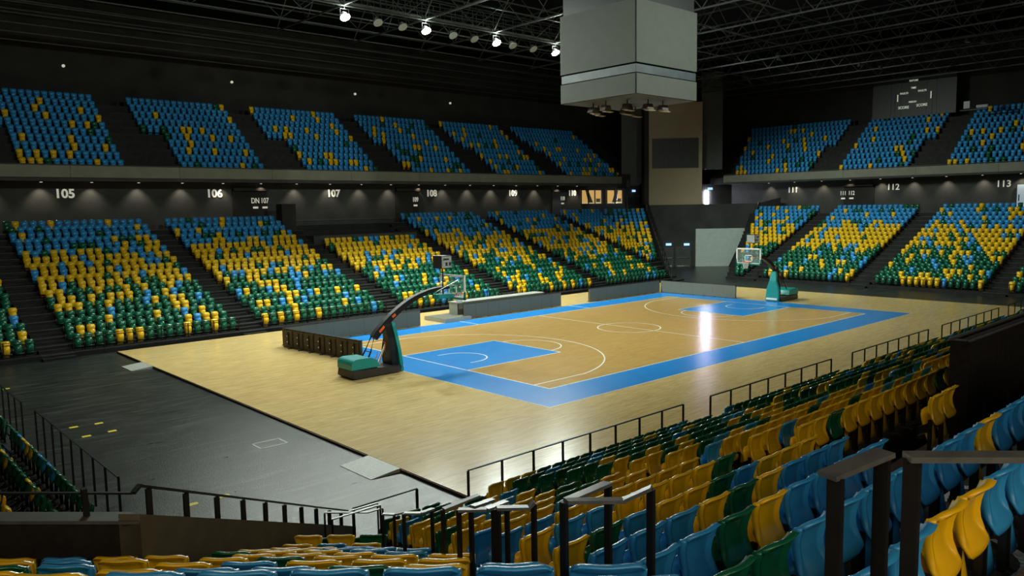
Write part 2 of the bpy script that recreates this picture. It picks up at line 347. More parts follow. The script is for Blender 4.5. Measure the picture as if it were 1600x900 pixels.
# bright glass strip door on the corner concourse and its sign
e = MB().hexa(slab(72.2, 46.23, 46.50, 6.9, 8.6, .1)).build('glass_door', 'doorglow'); tag(e, 'narrow bright daylit glass door right of the beige tower', 'door')
e = MB().hexa(slab(72.0, 46.35, 46.75, 8.72, 8.98, .1)).build('exit_sign', 'exit'); tag(e, 'small lit exit sign above the bright glass door', 'exit sign')
struct(MB().hexa(slab(72.4, 44.6, 50.5, 6.0, 9.4, .2)), 'wall_corner_concourse', 'wallup')
struct(MB().hexa(slab(64.9, 41.6, 47.6, 5.4, 6.9, 5.2)), 'floor_corner_concourse', 'step')
for i, x in enumerate((46.95, 48.9, 50.3)):
    e = MB().hexa(slab(71.6, x-.35, x+.3, 6.88, 7.02, .1)).build('glass_balustrade', 'glass'); tag(e, ['short glass balustrade right of the bright door', 'second glass balustrade along the corner landing', 'third glass balustrade on the corner landing near the end seats'][i], 'balustrade')

# ------------------------------------------------------------------ section numbers, doors, windows on the concourse
for i, t_ in enumerate(('105', '106', '107', '108', '109', '110')):
    o = text_mesh(t_, .86, 'signwhite', 'section_number', ((-21.1, -10.6, -.1, 10.55, 21.2, 30.35)[i], 32.97, 8.48), (R(90), 0, 0), sx=1.0, bold=.03)
    tag(o, f'white wall number {t_} above '+('the large left far block', 'the second large far block', 'the cut down far block', 'the fourth far block', 'the fifth far block', 'the far corner seats')[i], 'sign')
for t_, y in (('111', 15.9), ('112', 4.9), ('113', -5.1)):
    o = text_mesh(t_, .86, 'signwhite', 'section_number', (48.55, y, 8.4), (R(90), 0, R(-90)), bold=.012)
    tag(o, f'white wall number {t_} above '+{'111': 'the end block behind the hoop', '112': 'the middle end block', '113': 'the rightmost full end block'}[t_], 'sign')
def portal(x0, x1, label):
    p = empty('vomitory_opening', ((x0+x1)/2, 32.9, 5.7), label, 'doorway'); w_ = (x1-x0)/2
    MB().box(-w_, w_, -.02, .05, 0, 3.0).build('dark_recess', 'wallup', p)
    MB().box(-w_, w_, -.35, .05, 3.0, 3.25).build('canopy', 'wallup', p)
    return p
portal(-9.2, -6.3, 'dark doorway in the far concourse wall between the numbers 106 and 107')
portal(6.3, 8.9, 'dark doorway in the far concourse wall just left of the number 108')
gd = empty('grey_door', (28.15, 32.9, 5.7), 'tall grey door panel left of the number 110', 'door')
MB().box(-1.15, 1.15, -.03, .04, .1, 2.95).build('door_leaf', 'greydoor', gd); MB().box(-1.25, 1.25, -.3, .05, 2.95, 3.15).build('canopy', 'wallup', gd)
def minisign(x, y, txts, lab, rot=0):
    s_ = empty('direction_sign', (x, y, 7.9), lab, 'sign', rz=rot)
    for j, (dx, tt) in enumerate(txts):
        text_mesh(tt, .62, 'signwhite', 'lettering', (dx, -.06, 0), (R(90), 0, 0), s_, sx=.75, bold=.01)
        MB().box(dx-.22, dx+.22, -.07, -.05, -.62, -.46).build('arrow_bar', 'signwhite', s_)
minisign(-7.0, 32.86, [(-.35, 'DN'), (.45, '107')], 'small white DN 107 direction sign in the doorway left of number 107')
minisign(8.5, 32.86, [(0, '109')], 'small white 109 direction sign in the doorway left of number 108')
minisign(28.6, 32.86, [(0, '110')], 'small white 110 direction sign on the grey door')
minisign(48.5, 9.6, [(-.45, '111'), (.45, '112')], 'small white pair of direction signs between numbers 111 and 112', R(-90))
pe = empty('dark_portal', (48.5, 8.4, 5.7), 'dark doorway in the end concourse wall between 111 and 112', 'doorway', rz=R(-90))
MB().box(-1.6, 1.6, -.02, .04, 0, 2.9).build('dark_recess', 'wallup', pe); MB().box(-1.6, 1.6, -.35, .04, 2.9, 3.15).build('canopy', 'wallup', pe)
pd = empty('pale_door', (48.4, -6.9, 5.9), 'pale blue lit door at the right end of the end concourse wall', 'door')
MB().box(-.05, .05, -.9, .62, 0, 2.4).build('door_leaf', 'paledoor', pd); MB().box(-.08, .02, .62, .7, 0, 2.5).build('door_frame', 'black', pd); MB().box(-.09, -.05, .42, .5, .9, 1.5).build('push_plate', 'black', pd)
# two lit office windows
for wi, (x0, x1, cuts) in enumerate(((31.75, 35.3, (.34, .66)), (36.2, 39.1, (.5,)))):
    wn = empty(f'window_{wi+1}', ((x0+x1)/2, 32.9, 7.25)); wn['kind'] = 'structure'; wn['label'] = ['lit amber office window with three panes right of number 110', 'lit amber office window with two panes nearer the tower'][wi]
    w_ = (x1-x0)/2
    MB().box(-w_, w_, .02, .08, 0, 1.65).build('room_wall', 'office', wn)
    edges = [0]+list(cuts)+[1]
    for a, b_ in zip(edges, edges[1:]):
        xa = -w_+2*w_*a; xb = -w_+2*w_*b_
        MB().box(xa+.07, xb-.07, -.05, -.03, .07, 1.58).build('pane', 'glass', wn)
    fr = MB()
    for a in edges: fr.box(-w_+2*w_*a-.06, -w_+2*w_*a+.06, -.08, .02, 0, 1.65)
    fr.box(-w_, w_, -.08, .02, -.08, .05).box(-w_, w_, -.08, .02, 1.58, 1.7); fr.build('window_frame', 'black', wn)
    # interior shapes seen through the panes
    s_ = MB(); s_.hexa([(-.5, 0, .05), (.35, 0, .05), (.35, .02, .05), (-.5, .02, .05), (-1.0+wi*1.2, 0, 1.6), (-.55+wi*1.2, 0, 1.6), (-.55+wi*1.2, .02, 1.6), (-1.0+wi*1.2, .02, 1.6)]); s_.build('roof_brace', 'wall', wn)
    MB().box(w_-.95, w_-.25, -.01, .02, .22, .62).build('office_screen', 'black', wn)
    MB().box(-w_+.1, w_-.1, -.01, .02, .05, .16).build('desk', 'officepale', wn)
dd = empty('double_door', (41.1, 32.85, 5.75), 'dark glazed double door with lit exit sign beside the tower', 'door')
for s_ in (-1, 1):
    l = MB().box(s_*.05, s_*1.25, -.03, .03, 0, 2.5).build('door_leaf', 'darkpanel', dd)
    MB().box(s_*.2, s_*1.1, -.05, -.03, 1.3, 2.3).build('pane', 'screen', l); MB().box(s_*.12, s_*1.2, -.1, -.06, 1.02, 1.08).build('push_bar', 'chrome', l)
e = MB().box(40.9, 41.5, 32.8, 32.86, 8.65, 8.9).build('exit_sign', 'exit'); tag(e, 'small lit exit sign above the dark double door', 'exit sign')

# downlights along both concourses
def downlight(x, y, z, lab, grp, nx, ny):
    e = empty('downlight', (x, y, z), lab, 'ceiling light', grp)
    MB().tube([(0, 0, .12), (0, 0, 0)], .13, 10).build('can', 'black', e)
    MB().tube([(0, 0, .001), (0, 0, -.012)], .09, 10).build('lens', 'downlens', e)
    l = spot('downlight_beam', (x, y, z-.04), (x+nx, y+ny, z-3), 120, (1, .86, .66), R(95), .8, .06)
k_ = 0
for i in range(-1, 18):
    x = -22.6+3.13*i
    if x < 31: downlight(x, 32.45, 9.28, 'small round downlight over the far concourse washing the wall with a warm scallop', 'downlights over the far concourse', 0, .55)
for i in range(9):
    y = 18.6-3.15*i
    downlight(48.05, y, 9.28, 'small round downlight over the end concourse washing the wall with a warm scallop', 'downlights over the end concourse', .55, 0)
for i, x in enumerate((-18.5, -4.9, 7.9, 20.1)):
    e = MB().tube([(x, 41.98, 18.75), (x, 41.85, 18.75)], .12, 8).build('wall_lamp', 'dust')
    tag(e, 'small pale round wall lamp high on the far back wall', 'wall lamp', 'wall lamps above the far upper seats')

# ------------------------------------------------------------------ terraces (tread + riser boards per row)
def terrace_x(name, label, rows, x0f, x1f, yfun, zfun, sgn, dpt, base=True, kind='step'):
    e = empty(name, (0, 0, 0), label, 'terrace')
    for k in rows:
        z = zfun(k)-SEAT_H; x0 = x0f(k); x1 = x1f(k)
        ya = sgn*(yfun(k)-dpt+.22); yb = sgn*(yfun(k)+.22)
        zb = (zfun(k-1)-SEAT_H if k > 0 else -.1)-.12
        MB().box(x0, x1, min(ya, yb), max(ya, yb), max(zb, -.1), z).build('terrace_row', kind, e)
    return e
t_far = terrace_x('seating_terrace', 'long dark stepped terrace of the far side lower seats', range(18), lambda k: -46, lambda k: 25.2+.9*k-.4, yf, zf, 1, .9)
t_far_top = MB().box(-46, 40, 31.05, 31.7, 5.0, zf(17)-SEAT_H).build('top_landing', 'step', t_far)
t_near = terrace_x('seating_terrace', 'dark stepped terrace of the near side seats on the right', range(0, 10), lambda k: xz_left(k), lambda k: 24.0, yn, zn, -1, .8)
t_near2 = terrace_x('seating_terrace', 'dark upper steps below the nearest blue and green seats', range(10, 13), lambda k: xz_left(k), lambda k: -24.9+(-1.0 if k == 11 else (-2.1 if k == 12 else 0)), yn, zn, -1, .8)
t_near3 = terrace_x('seating_terrace', 'carpeted steps with pale curved marks under the nearest right hand seats', range(13, 18), lambda k: xz_left(k), lambda k: -8, yn, zn, -1, .8, kind='carpet')
# side terrace at the end
t_end = empty('seating_terrace', (0, 0, 0), 'dark stepped terrace of the end lower seats below 111 to 113', 'terrace')
for k in range(18):
    z = zf(k)-SEAT_H; zb = (zf(k-1)-SEAT_H if k else -.1)-.12
    MB().box(xe(k)-.64, xe(k)+.22, -34, 12.6+.43*(xe(k)-30.5), max(zb, -.1), z).build('terrace_row', 'step', t_end)
MB().box(xe(17)+.22, 46.3, -34, 18.6, 5.0, zf(17)-SEAT_H).build('top_landing', 'step', t_end)
# left end terrace
t_left = empty('seating_terrace', (0, 0, 0), 'dark stepped terrace of the seats at the left edge', 'terrace')
for k in range(9):
    z = zn(k)-SEAT_H; zb = (zn(k-1)-SEAT_H if k else -.1)-.12
    MB().box(-30.9-.8*k-.22, -30.9-.8*k+.58, -17+.3*k, 14, max(zb, -.1), z).build('terrace_row', 'step', t_left)
ent = MB()
# corner terraces
def cpos(d, lat): return C0+CF*d+CR*lat
def latR(d): return .75-.356*(d-4.0)
def latL(k, d):
    return (-4.1+.0434*d+.12) if d > 7.6 else -7.2
t_cor = empty('seating_terrace', (0, 0, 0), 'dark stepped terrace under the nearest corner seats', 'terrace')
for k in range(0, 15):
    d = DC[k]; dn = DC.get(k-1, d+.75); z = ZC[k]-SEAT_H; zb = (ZC[k-1]-SEAT_H if k else -.1)-.12
    a = cpos(dn-.22, latL(k, dn-.22)); b = cpos(dn-.22, latR(dn-.22)+.1); c = cpos(d-.22, latR(d-.22)+.1); e_ = cpos(d-.22, latL(k, d-.22) if d > 7.6 or k < 9 else -7.2)
    if d <= 7.6: a = cpos(dn-.22, -7.2) if dn < 7.9 else a
    zb = max(zb, -.1)
    MB().hexa([(p.x, p.y, zb) for p in (e_, c, b, a)]+[(p.x, p.y, z) for p in (e_, c, b, a)]).build('terrace_row', 'step', t_cor)
FC = Vector((1, 1, 0)).normalized(); FR = Vector((-1, 1, 0)).normalized()
def fpos(k): return 1.0+13.6*(1-k/17.0)
FO = Vector((36.0, 29.6, 0))
t_fc = empty('seating_terrace', (0, 0, 0), 'dark stepped terrace of the far corner seats beside the tunnel', 'terrace')
for k in range(18):
    z = zf(k)-SEAT_H; zb = (zf(k-1)-SEAT_H if k else -.1)-.12
    u = -fpos(k)
    # line x - y = 9.3 is the tunnel wall; the wedge joint with section 110 is at x = 26.6+.4*(y-15.5)
    c = FO+FC*u
    # lateral extents measured along FR from c
    def lat_for_wall(c): return ((c.x-c.y)-9.3)/1.4142
    def lat_for_joint(c):
        lo = -2.0
        while lo < 14:
            p = c+FR*lo
            if p.x <= 26.4+.42*(p.y-15.6): break
            lo += .05
        return lo
    la = lat_for_wall(c); lb = lat_for_joint(c)
    if lb-la < .3: continue
    a = c+FR*la-FC*.55; b = c+FR*lb-FC*.55; a2 = c+FR*la+FC*.28; b2 = c+FR*lb+FC*.28
    MB().hexa([(p.x, p.y, max(zb, -.1)) for p in (a, a2, b2, b)]+[(p.x, p.y, z) for p in (a, a2, b2, b)]).build('terrace_row', 'step', t_fc)
# upper terraces
def zu(k): return 10.9+.61*k
def yu(k): return 32+.85*k
t_up = empty('seating_terrace', (0, 0, 0), 'black stepped terrace of the far upper seats', 'terrace')
for k in range(10):
    MB().box(-50, 40.5, yu(k)-.63, yu(k)+.22, zu(k)-SEAT_H-.75, zu(k)-SEAT_H).build('terrace_row', 'step', t_up)
MB().box(-50, 40.5, yu(9)+.2, 42, zu(9)-SEAT_H-.7, zu(9)-SEAT_H).build('top_landing', 'step', t_up)
t_up2 = empty('seating_terrace', (0, 0, 0), 'black stepped terrace of the end upper seats', 'terrace')
def xu(k): return 47.3+.85*k
for k in range(10):
    MB().box(xu(k)-.63, xu(k)+.22, -34, 25.5, zu(k)-SEAT_H-.75, zu(k)-SEAT_H).build('terrace_row', 'step', t_up2)
MB().box(xu(9)+.2, 56.5, -34, 25.5, zu(9)-SEAT_H-.7, zu(9)-SEAT_H).build('top_landing', 'step', t_up2)
# sloping black ends of the balcony at the tower
struct(MB().hexa([(40.5, 31.5, 9.4), (40.7, 31.5, 9.4), (40.7, 41.5, 9.4), (40.5, 41.5, 9.4), (40.5, 31.5, 10.6), (40.7, 31.5, 10.6), (40.7, 41.5, 17), (40.5, 41.5, 17)]), 'wall_balcony_end', 'wallup')

# aisle steps of the far, end and near stands (half steps, pale nosings)
def aisle(x0, x1, yfun, zfun, sgn, n_, label, dpt):
    e = empty('aisle_stair', ((x0+x1)/2, sgn*15.2, 0), label, 'stairs')
    ox = (x0+x1)/2; oy = sgn*15.2
    for k in range(n_):
        z0 = (zfun(k-1)-SEAT_H) if k else -.1; z1 = zfun(k)-SEAT_H
        yb = sgn*(yfun(k)-dpt+.22)
        MB().box(x0-ox, x1-ox, min(yb, yb-sgn*.36)-oy, max(yb, yb-sgn*.36)-oy, z0+.001, (z0+z1)/2).build('half_step', 'step', e)
        MB().box(x0-ox, x1-ox, yb-.02-oy, yb+.02-oy, z1-.02, z1+.005).build('nosing', 'nosing', e)
    return e
FS = [(-25.2, -16.6), (-15.1, -6.5), (-4.9, 3.8), (5.7, 14.2), (16.3, 24.6)]
for i, (a, b) in enumerate(((-26.7, -25.25), (-16.55, -15.15), (-6.45, -4.95), (3.85, 5.65), (14.25, 16.25), (24.65, 26.1))):
    aisle(a, b, yf, zf, 1, 18, ['dark aisle stair left of the large left far block', 'dark aisle stair between the first two large far blocks', 'dark aisle stair left of the cut down far block', 'dark aisle stair right of the cut down far block', 'dark aisle stair between the two narrow looking far blocks', 'dark aisle stair next to the far corner block'][i], .9)
def aisle_e(y0, y1, label):
    e = empty('aisle_stair', (30, (y0+y1)/2, 0), label, 'stairs'); w_ = (y1-y0)/2
    for k in range(18):
        z0 = (zf(k-1)-SEAT_H) if k else -.1; z1 = zf(k)-SEAT_H; xb = xe(k)-.64-30
        MB().box(xb-.36, xb, -w_, w_, z0+.001, (z0+z1)/2).build('half_step', 'step', e)
        MB().box(xb-.02, xb+.02, -w_, w_, z1-.02, z1+.005).build('nosing', 'nosing', e)
aisle_e(9.4, 10.9, 'dark end stand aisle stair just right of the far hoop'); aisle_e(-.75, .85, 'dark end stand aisle stair between the two full blocks'); aisle_e(-10.9, -9.3, 'dark end stand aisle stair at the right edge')

# ------------------------------------------------------------------ seats
UL = [-1, -.93, -.85, -.78, -.55, -.28, 0, .28, .55, .78, .85, .93, 1]
VL = [0, .03, .08, .14, .21, .29, .39, .51, .63, .75, .84, .885, .925, .965, 1]
def seat_meshes(nu, nv):
    # backrest shell, faces +Y ; origin on the tread below the top edge
    def ss(a, b, t): t = max(0, min(1, (t-a)/(b-a))); return t*t*(3-2*t)
    def surf(u, v):
        z = .375+.455*v
        hw = .170+.028*math.exp(-((v-.17)/.14)**2)+.040*ss(.38, .82, v)
        if v > .84: hw *= 1-.20*((v-.84)/.16)**2.4
        if v < .12: hw *= 1-.34*((.12-v)/.12)**2.5
        y = .055*math.sin(math.pi*min(1, max(0, (1-v)/.92)))**1.2+.028*u*u*(1 if v > .3 else v/.3)
        y -= .038*math.exp(-((v-.12)/.15)**2)*(1-.35*u*u)
        if v > .88: y -= .034*((v-.88)/.12)**1.5
        if v > .9: z -= .02*abs(u)**4
        z += .014*abs(u)**2*v
        return (u*hw, y, z)
    V = []; Fc = []
    for side in (0, 1):
        for j in range(nv+1):
            for i in range(nu+1):
                u = UL[i] if nu == 12 else -1+2*i/nu; v = VL[j] if nv == 14 else j/nv; x, y, z = surf(u, v)
                if side == 0:
                    rim = max(ss(.77, .86, abs(u))*ss(.16, .34, v), ss(.83, .89, v))
                    y -= .008+.036*rim
                else:
                    y += .010
                V.append((x, y, z))
    n1 = (nu+1)*(nv+1)
    for side in (0, 1):
        for j in range(nv):
            for i in range(nu):
                a = side*n1+j*(nu+1)+i; q = (a, a+1, a+nu+2, a+nu+1)
                Fc.append(q if side == 0 else q[::-1])
    ring = [i for i in range(nu+1)]+[(j)*(nu+1)+nu for j in range(1, nv+1)]+[nv*(nu+1)+i for i in range(nu-1, -1, -1)]+[j*(nu+1) for j in range(nv-1, 0, -1)]
    for a, b in zip(ring, ring[1:]+ring[:1]): Fc.append((b, a, a+n1, b+n1))
    back = (V, Fc)
    # tipped up seat pan
    V = []; Fc = []; mu = max(2, nu//2); mv = max(2, nv//2)
    for side in (0, 1):
        for j in range(mv+1):
            for i in range(mu+1):
                u = -1+2*i/mu; v = j/mv
                hw = .125+.07*v-.03*max(0, (v-.8)/.2)**2
                z = .05+.53*v; y = .040+.125*v+.02*u*u
                if side == 0: y += -.0
                else: y += .055-.03*u*u-.03*(2*v-1)**4
                V.append((u*hw, y, z))
    n1 = (mu+1)*(mv+1)
    for side in (0, 1):
        for j in range(mv):
            for i in range(mu):
                a = side*n1+j*(mu+1)+i; q = (a, a+1, a+mu+2, a+mu+1); Fc.append(q if side == 0 else q[::-1])
    ring = [i for i in range(mu+1)]+[j*(mu+1)+mu for j in range(1, mv+1)]+[mv*(mu+1)+i for i in range(mu-1, -1, -1)]+[j*(mu+1) for j in range(mv-1, 0, -1)]
    for a, b in zip(ring, ring[1:]+ring[:1]): Fc.append((b, a, a+n1, b+n1))
    pan = (V, Fc)
    b_ = MB()
    for s_ in (-1, 1):
        b_.box(s_*.205-.014, s_*.205+.014, .02, .07, 0, .46)
        if nu > 4: b_.hexa([(s_*.205-.012, .05, .28), (s_*.205+.012, .05, .28), (s_*.205+.012, .22, .24), (s_*.205-.012, .22, .24), (s_*.205-.012, .05, .42), (s_*.205+.012, .05, .42), (s_*.205+.012, .2, .34), (s_*.205-.012, .2, .34)])
    b_.box(-.245, .245, .17, .21, .16, .21)
    return back, pan, (b_.v, b_.f)
HI = seat_meshes(12, 14); MID = seat_meshes(6, 6); LO = seat_meshes(2, 4)
def mkmesh(name, vf, mat, smooth=True):
    me = D.meshes.new(name); me.from_pydata(vf[0], [], vf[1]); me.materials.append(M[mat])
    bm = bmesh.new(); bm.from_mesh(me); bmesh.ops.recalc_face_normals(bm, faces=bm.faces); bm.to_mesh(me); bm.free()
    if smooth: me.shade_smooth()
    return me
SM = {c: (mkmesh('backrest', HI[0], c), mkmesh('seat_pan', HI[1], c)) for c in ('yellow', 'blue', 'green')}
SB = mkmesh('bracket', HI[2], 'black', False)

seats = []   # (x, y, ztread, facing angle, colour, block, row, idx, near)
def colour(t, r):
    # t 0 front .. 1 top
    pg = .70 if t < .3 else (.70-(t-.3)*3.4 if t < .47 else .12)
    pb = .09 if t < .3 else (.12 if t < .68 else .12+min(1, (t-.68)/.12)*.66)
    pg = max(.10, pg)
    x = r.random()
    if x < pg: return 'green'
    if x < pg+pb: return 'blue'
    return 'yellow'
def upcol(k, r):
    x = r.random()
    return 'yellow' if x < .05+.012*(9-k) else ('green' if x > .985-.009*(9-k) else 'blue')
def add(x, y, z, ang, c, block, row, idx, near=False): seats.append((x, y, z, ang, c, block, row, idx, near))
r1 = random.Random(11)
# far side lower
for bi, (a, b) in enumerate([(-33.5, -26.8)]+FS):
    rows = 18 if bi != 3 else 13
    for k in range(rows):
        n_ = 17 if bi else 13
        off = .25 if k % 2 else 0
        for i in range(n_):
            x = b-.26-i*.505+(off-.12)*.0
            x += {0: 0, 1: 0}.get(0)+(.0 if k % 2 else .0)
            if bi == 0 and k > 15: continue
            add(x-(.12 if k % 2 else 0), yf(k), zf(k)-SEAT_H, R(180), colour(k/17, r1), 'far', k, i)
for k in range(4, 18):       # 110
    xr = 26.5+.42*(yf(k)-15.6)-.2; x = 26.45
    while x < xr: add(x, yf(k), zf(k)-SEAT_H, R(180), colour(k/17, r1), 'far', k, 0); x += .505
for k in range(18):          # far corner
    c = FO-FC*fpos(k); la = lat_for_wall(c)+.45; lb = lat_for_joint(c)-.45; l_ = la
    while l_ < lb:
        p = c+FR*l_; add(p.x, p.y, zf(k)-SEAT_H, R(135), colour(k/17, r1), 'far', k, 0); l_ += .52
# end lower
for bi, (a, b) in enumerate(((-19.4, -11.0), (-9.2, -.85), (.95, 9.3), (11.0, 18.8))):
    for k in range(18):
        for i in range(17):
            y = a+.2+i*.51
            if y > b or y > 12.0+.43*(xe(k)-30.5): continue
            add(xe(k), y, zf(k)-SEAT_H, R(90), colour(k/17, r1), 'end', k, i)
# upper far
for bi, (a, b, al) in enumerate(((-34, -27.4, 0), (-25.3, -17.2, 1), (-14.9, -6.7, 1), (-4.5, 4.1, 1), (6.0, 14.8, 1), (16.8, 25.2, 1), (27.2, 37.6, 1))):
    for k in range(10):
        x = b-.25-.02*(9-k)
        lo = a+(1.3 if (k < 5 and al) else 0)
        while x > lo: add(x, yu(k), zu(k)-SEAT_H, R(180), upcol(k, r1), 'upper', k, 0); x -= .505
for (a, b) in ((-18, -10.4), (-9.2, -.5), (1.9, 10.1), (12.3, 22.4)):
    for k in range(10):
        y = a+.3; hi = b
        if a > 12: hi = 22.6+.25*k
        lo = a+(1.0 if k < 5 else 0); y = lo+.25
        while y < hi: add(xu(k), y, zu(k)-SEAT_H, R(90), upcol(k, r1), 'upper', k, 0); y += .51
# left end
for k in range(7):
    for i in range(48):
        y = 9-i*.5
        if -1.75 < y < -.5 or -11.45 < y < -10.2: continue
        if y < -15+.3*k: continue
        if k > 3 and y > -2: continue
        if k == 0 and y < -11.4 or k >= 0: add(-30.9-.8*k, y, zn(k)-SEAT_H, R(-90), colour(k/17, r1), 'left', k, i, True)
# near side A..E
r2 = random.Random(23)
for bi, (a, b) in enumerate(((-24.2, -16.4), (-14.8, -7.0), (-5.2, 2.4), (4.2, 12.2), (14.0, 22.0))):
    for k in range(10 if bi < 2 else 7):
        n_ = int((b-a)/.5)
        for i in range(n_): add(a+.25+i*.5, -yn(k), zn(k)-SEAT_H, 0, colour(k/15, r2), 'A' if bi == 0 else 'near', k, i, True)
add(-23.25, -yn(11), zn(11)-SEAT_H, 0, 'yellow', 'A', 11, 0, True); add(-22.75-.0, -yn(11)+.02, zn(11)-SEAT_H, 0, 'yellow', 'A', 11, 1, True)
# near wedge Z: colours read from the photograph for the upper rows, left to right
ZCOL = {14: 'BBBYYBBBBBBBBB', 13: 'GGBBBBBBBYBBBBBBBB', 12: 'BBGYBBBBGG', 11: 'BBBYGYBBBY', 10: 'YGBYYGBYYY', 9: 'YBBYYYYGYYY', 8: 'BBYYYYYYGBG', 7: 'BYYBYYYYBGYY', 6: 'YYYYGGYYGGYB', 5: 'GYBYYGYGYYGG', 4: 'YYBBYGGGYGGY', 3: 'YGBYBGGYGG', 2: 'BGYGYGYB', 1: 'YBGYGGYG', 0: 'GGGGGG', 15: 'BBBBBB'}
ZSTART = {14: -31.62, 13: -31.13, 12: -30.77, 11: -30.35}
for k in range(0, 15):
    x = ZSTART.get(k, xz_left(k)+.25+.12); right = {10: -25.2, 11: -25.9, 12: -27.1, 13: -21.0, 14: -24.0, 15: -27}.get(k, -25.5)
    if k == 15: x = -30.6
    i = 0; s_ = ZCOL[k]
    while x+.2 < right+.05 or (k > 12 and x < right):
        c = {'Y': 'yellow', 'B': 'blue', 'G': 'green'}[s_[i]] if i < len(s_) else ('blue' if k > 12 else colour(k/15, r2))
        add(x, -yn(k), zn(k)-SEAT_H, 0, c, 'Z', k, i, True); x += .5; i += 1
# near corner block
CCOL = {14: 'BBBBYBGYGG', 13: 'BBBBBBYYGYB', 12: 'BYGBBYYYBY', 11: 'YYYBYBGYBY', 10: 'YYYGYYBYGY', 9: 'BYYYYYBYYY', 8: 'BBYYGYYGY', 7: 'BBYYGYB', 6: 'YBBYYBG', 5: 'BYYGYY', 4: 'YBYGY', 3: 'GYYBG', 2: 'GGY', 1: 'GY', 0: 'G'}
for k in range(2, 15):
    d = DC[k]; hi = .48-.356*(d-4.0); lo = latL(k, d)+.2 if d > 7.6 else -6.2
    l_ = -.01-.024*(d-4); i = 0
    if k >= 13: l_ += .5
    while l_ > hi+.06: l_ -= .5
    while l_ > lo:
        s_ = CCOL[k]; c = {'Y': 'yellow', 'B': 'blue', 'G': 'green'}[s_[i]] if i < len(s_) else r2.choice(['yellow', 'yellow', 'blue', 'yellow', 'green', 'blue'])
        p = cpos(d, l_); add(p.x, p.y, ZC[k]-SEAT_H, YAW-R(90), c, 'C', k, i, True); l_ -= .5; i += 1
        if l_ < -2.97 and k > 8 and l_+.5 > -2.97: l_ = -3.45

# choose the 300 that show largest
vis = []
for s in seats:
    px, py, z = pix((s[0], s[1], s[2]+.75))
    if s[5] in ('A', 'Z', 'C') and -25 < px < 1640 and -20 < py < 915:
        dist = (Vector((s[0], s[1], s[2]+.6))-CAM).length
        # seats behind the black parapet or under the frame do not count
        if s[5] == 'Z' and s[6] < 1: dist += 3
        vis.append((dist, s))
vis.sort(key=lambda t: t[0]); chosen = set(id(s) for _, s in vis[:300])
ORDW = lambda n_: ordinal(n_)
ONES = 'zeroth first second third fourth fifth sixth seventh eighth ninth tenth eleventh twelfth thirteenth fourteenth fifteenth sixteenth seventeenth eighteenth nineteenth'.split()
def W1(n_): return ONES[n_] if n_ < 20 else ('twentieth' if n_ == 20 else 'twenty-'+ONES[n_-20])
def seat_label(s):
    x, y, z, ang, c, block, row, idx, near = s
    if block == 'C':
        return f'{c} seat, {W1(idx+1)} left of the handrails, corner block row {W1(15-row)} counting away from the camera'
    if block == 'Z':
        return f'{c} seat, {W1(idx+1)} right of the handrails, wedge block row {W1(row+1)} counting from the court'
    return f'{c} seat, {W1(idx+1)} from the left, row {W1(row+1)} behind the first long front rail'
GRP = {'C': 'corner block seats nearest the camera', 'Z': 'wedge block seats right of the handrails', 'A': 'near side seats behind the first front rail'}
rest = []
for s in seats:
    if id(s) in chosen:
        x, y, z, ang, c, block, row, idx, near = s
        e = empty('stadium_seat', (x, y, z), seat_label(s), 'seat', GRP[block], ang)
        for nm, me in (('backrest', SM[c][0]), ('seat_pan', SM[c][1]), ('bracket', SB)):
            o = D.objects.new(nm, me); COL.objects.link(o); o.parent = e
    else:
        px, py, zz = pix((s[0], s[1], s[2]+.7))
        if -160 < px < 1760 and py < 1000 and zz > 0: rest.append(s)
# the rest as one object
CI = {'yellow': 0, 'blue': 1, 'green': 2}
Vs = []; Fs = []; Ms = []; off = 0
protos = {}
for key, S in (('lo', LO), ('mid', MID)):
    v = np.array(S[0][0]+S[1][0]+S[2][0]); nb = len(S[0][0]); npn = len(S[1][0])
    f = [q for q in S[0][1]]+[tuple(i+nb for i in q) for q in S[1][1]]+[tuple(i+nb+npn for i in q) for q in S[2][1]]
    mi = np.array([0]*(len(S[0][1])+len(S[1][1]))+[1]*len(S[2][1]))
    protos[key] = (v, np.array(f), mi)
for s in rest:
    near = s[8] and (s[5] in ('A', 'Z', 'C') or (s[5] == 'near' and s[0] < -6))
    v, f, mi = protos['mid' if near else 'lo']
    ca, sa = math.cos(s[3]), math.sin(s[3])
    w_ = np.empty_like(v); w_[:, 0] = s[0]+v[:, 0]*ca-v[:, 1]*sa; w_[:, 1] = s[1]+v[:, 0]*sa+v[:, 1]*ca; w_[:, 2] = s[2]+v[:, 2]
    Vs.append(w_); Fs.append(f+off); Ms.append(np.where(mi == 0, CI[s[4]], 3)); off += len(v)
Vs = np.concatenate(Vs); Fs = np.concatenate(Fs); Ms = np.concatenate(Ms)
me = D.meshes.new('stadium_seats'); me.vertices.add(len(Vs)); me.vertices.foreach_set('co', Vs.ravel())
me.loops.add(Fs.size); me.loops.foreach_set('vertex_index', Fs.ravel().astype(np.int32))
me.polygons.add(len(Fs)); me.polygons.foreach_set('loop_start', (np.arange(len(Fs))*4).astype(np.int32)); me.polygons.foreach_set('loop_total', np.full(len(Fs), 4, np.int32))
for c in ('yellow', 'blue', 'green', 'black'): me.materials.append(M[c])
me.polygons.foreach_set('material_index', Ms.astype(np.int32)); me.polygons.foreach_set('use_smooth', np.ones(len(Fs), bool)); me.update(calc_edges=True); me.validate()
o = D.objects.new('stadium_seats', me); COL.objects.link(o)
tag(o, 'thousands of blue, yellow and green tip-up seats in the far, end, upper and distant near blocks', 'seats', kind='stuff')
print('seats', len(seats), 'rest', len(rest), 'chosen', len(chosen), 'tris', len(Fs)*2)

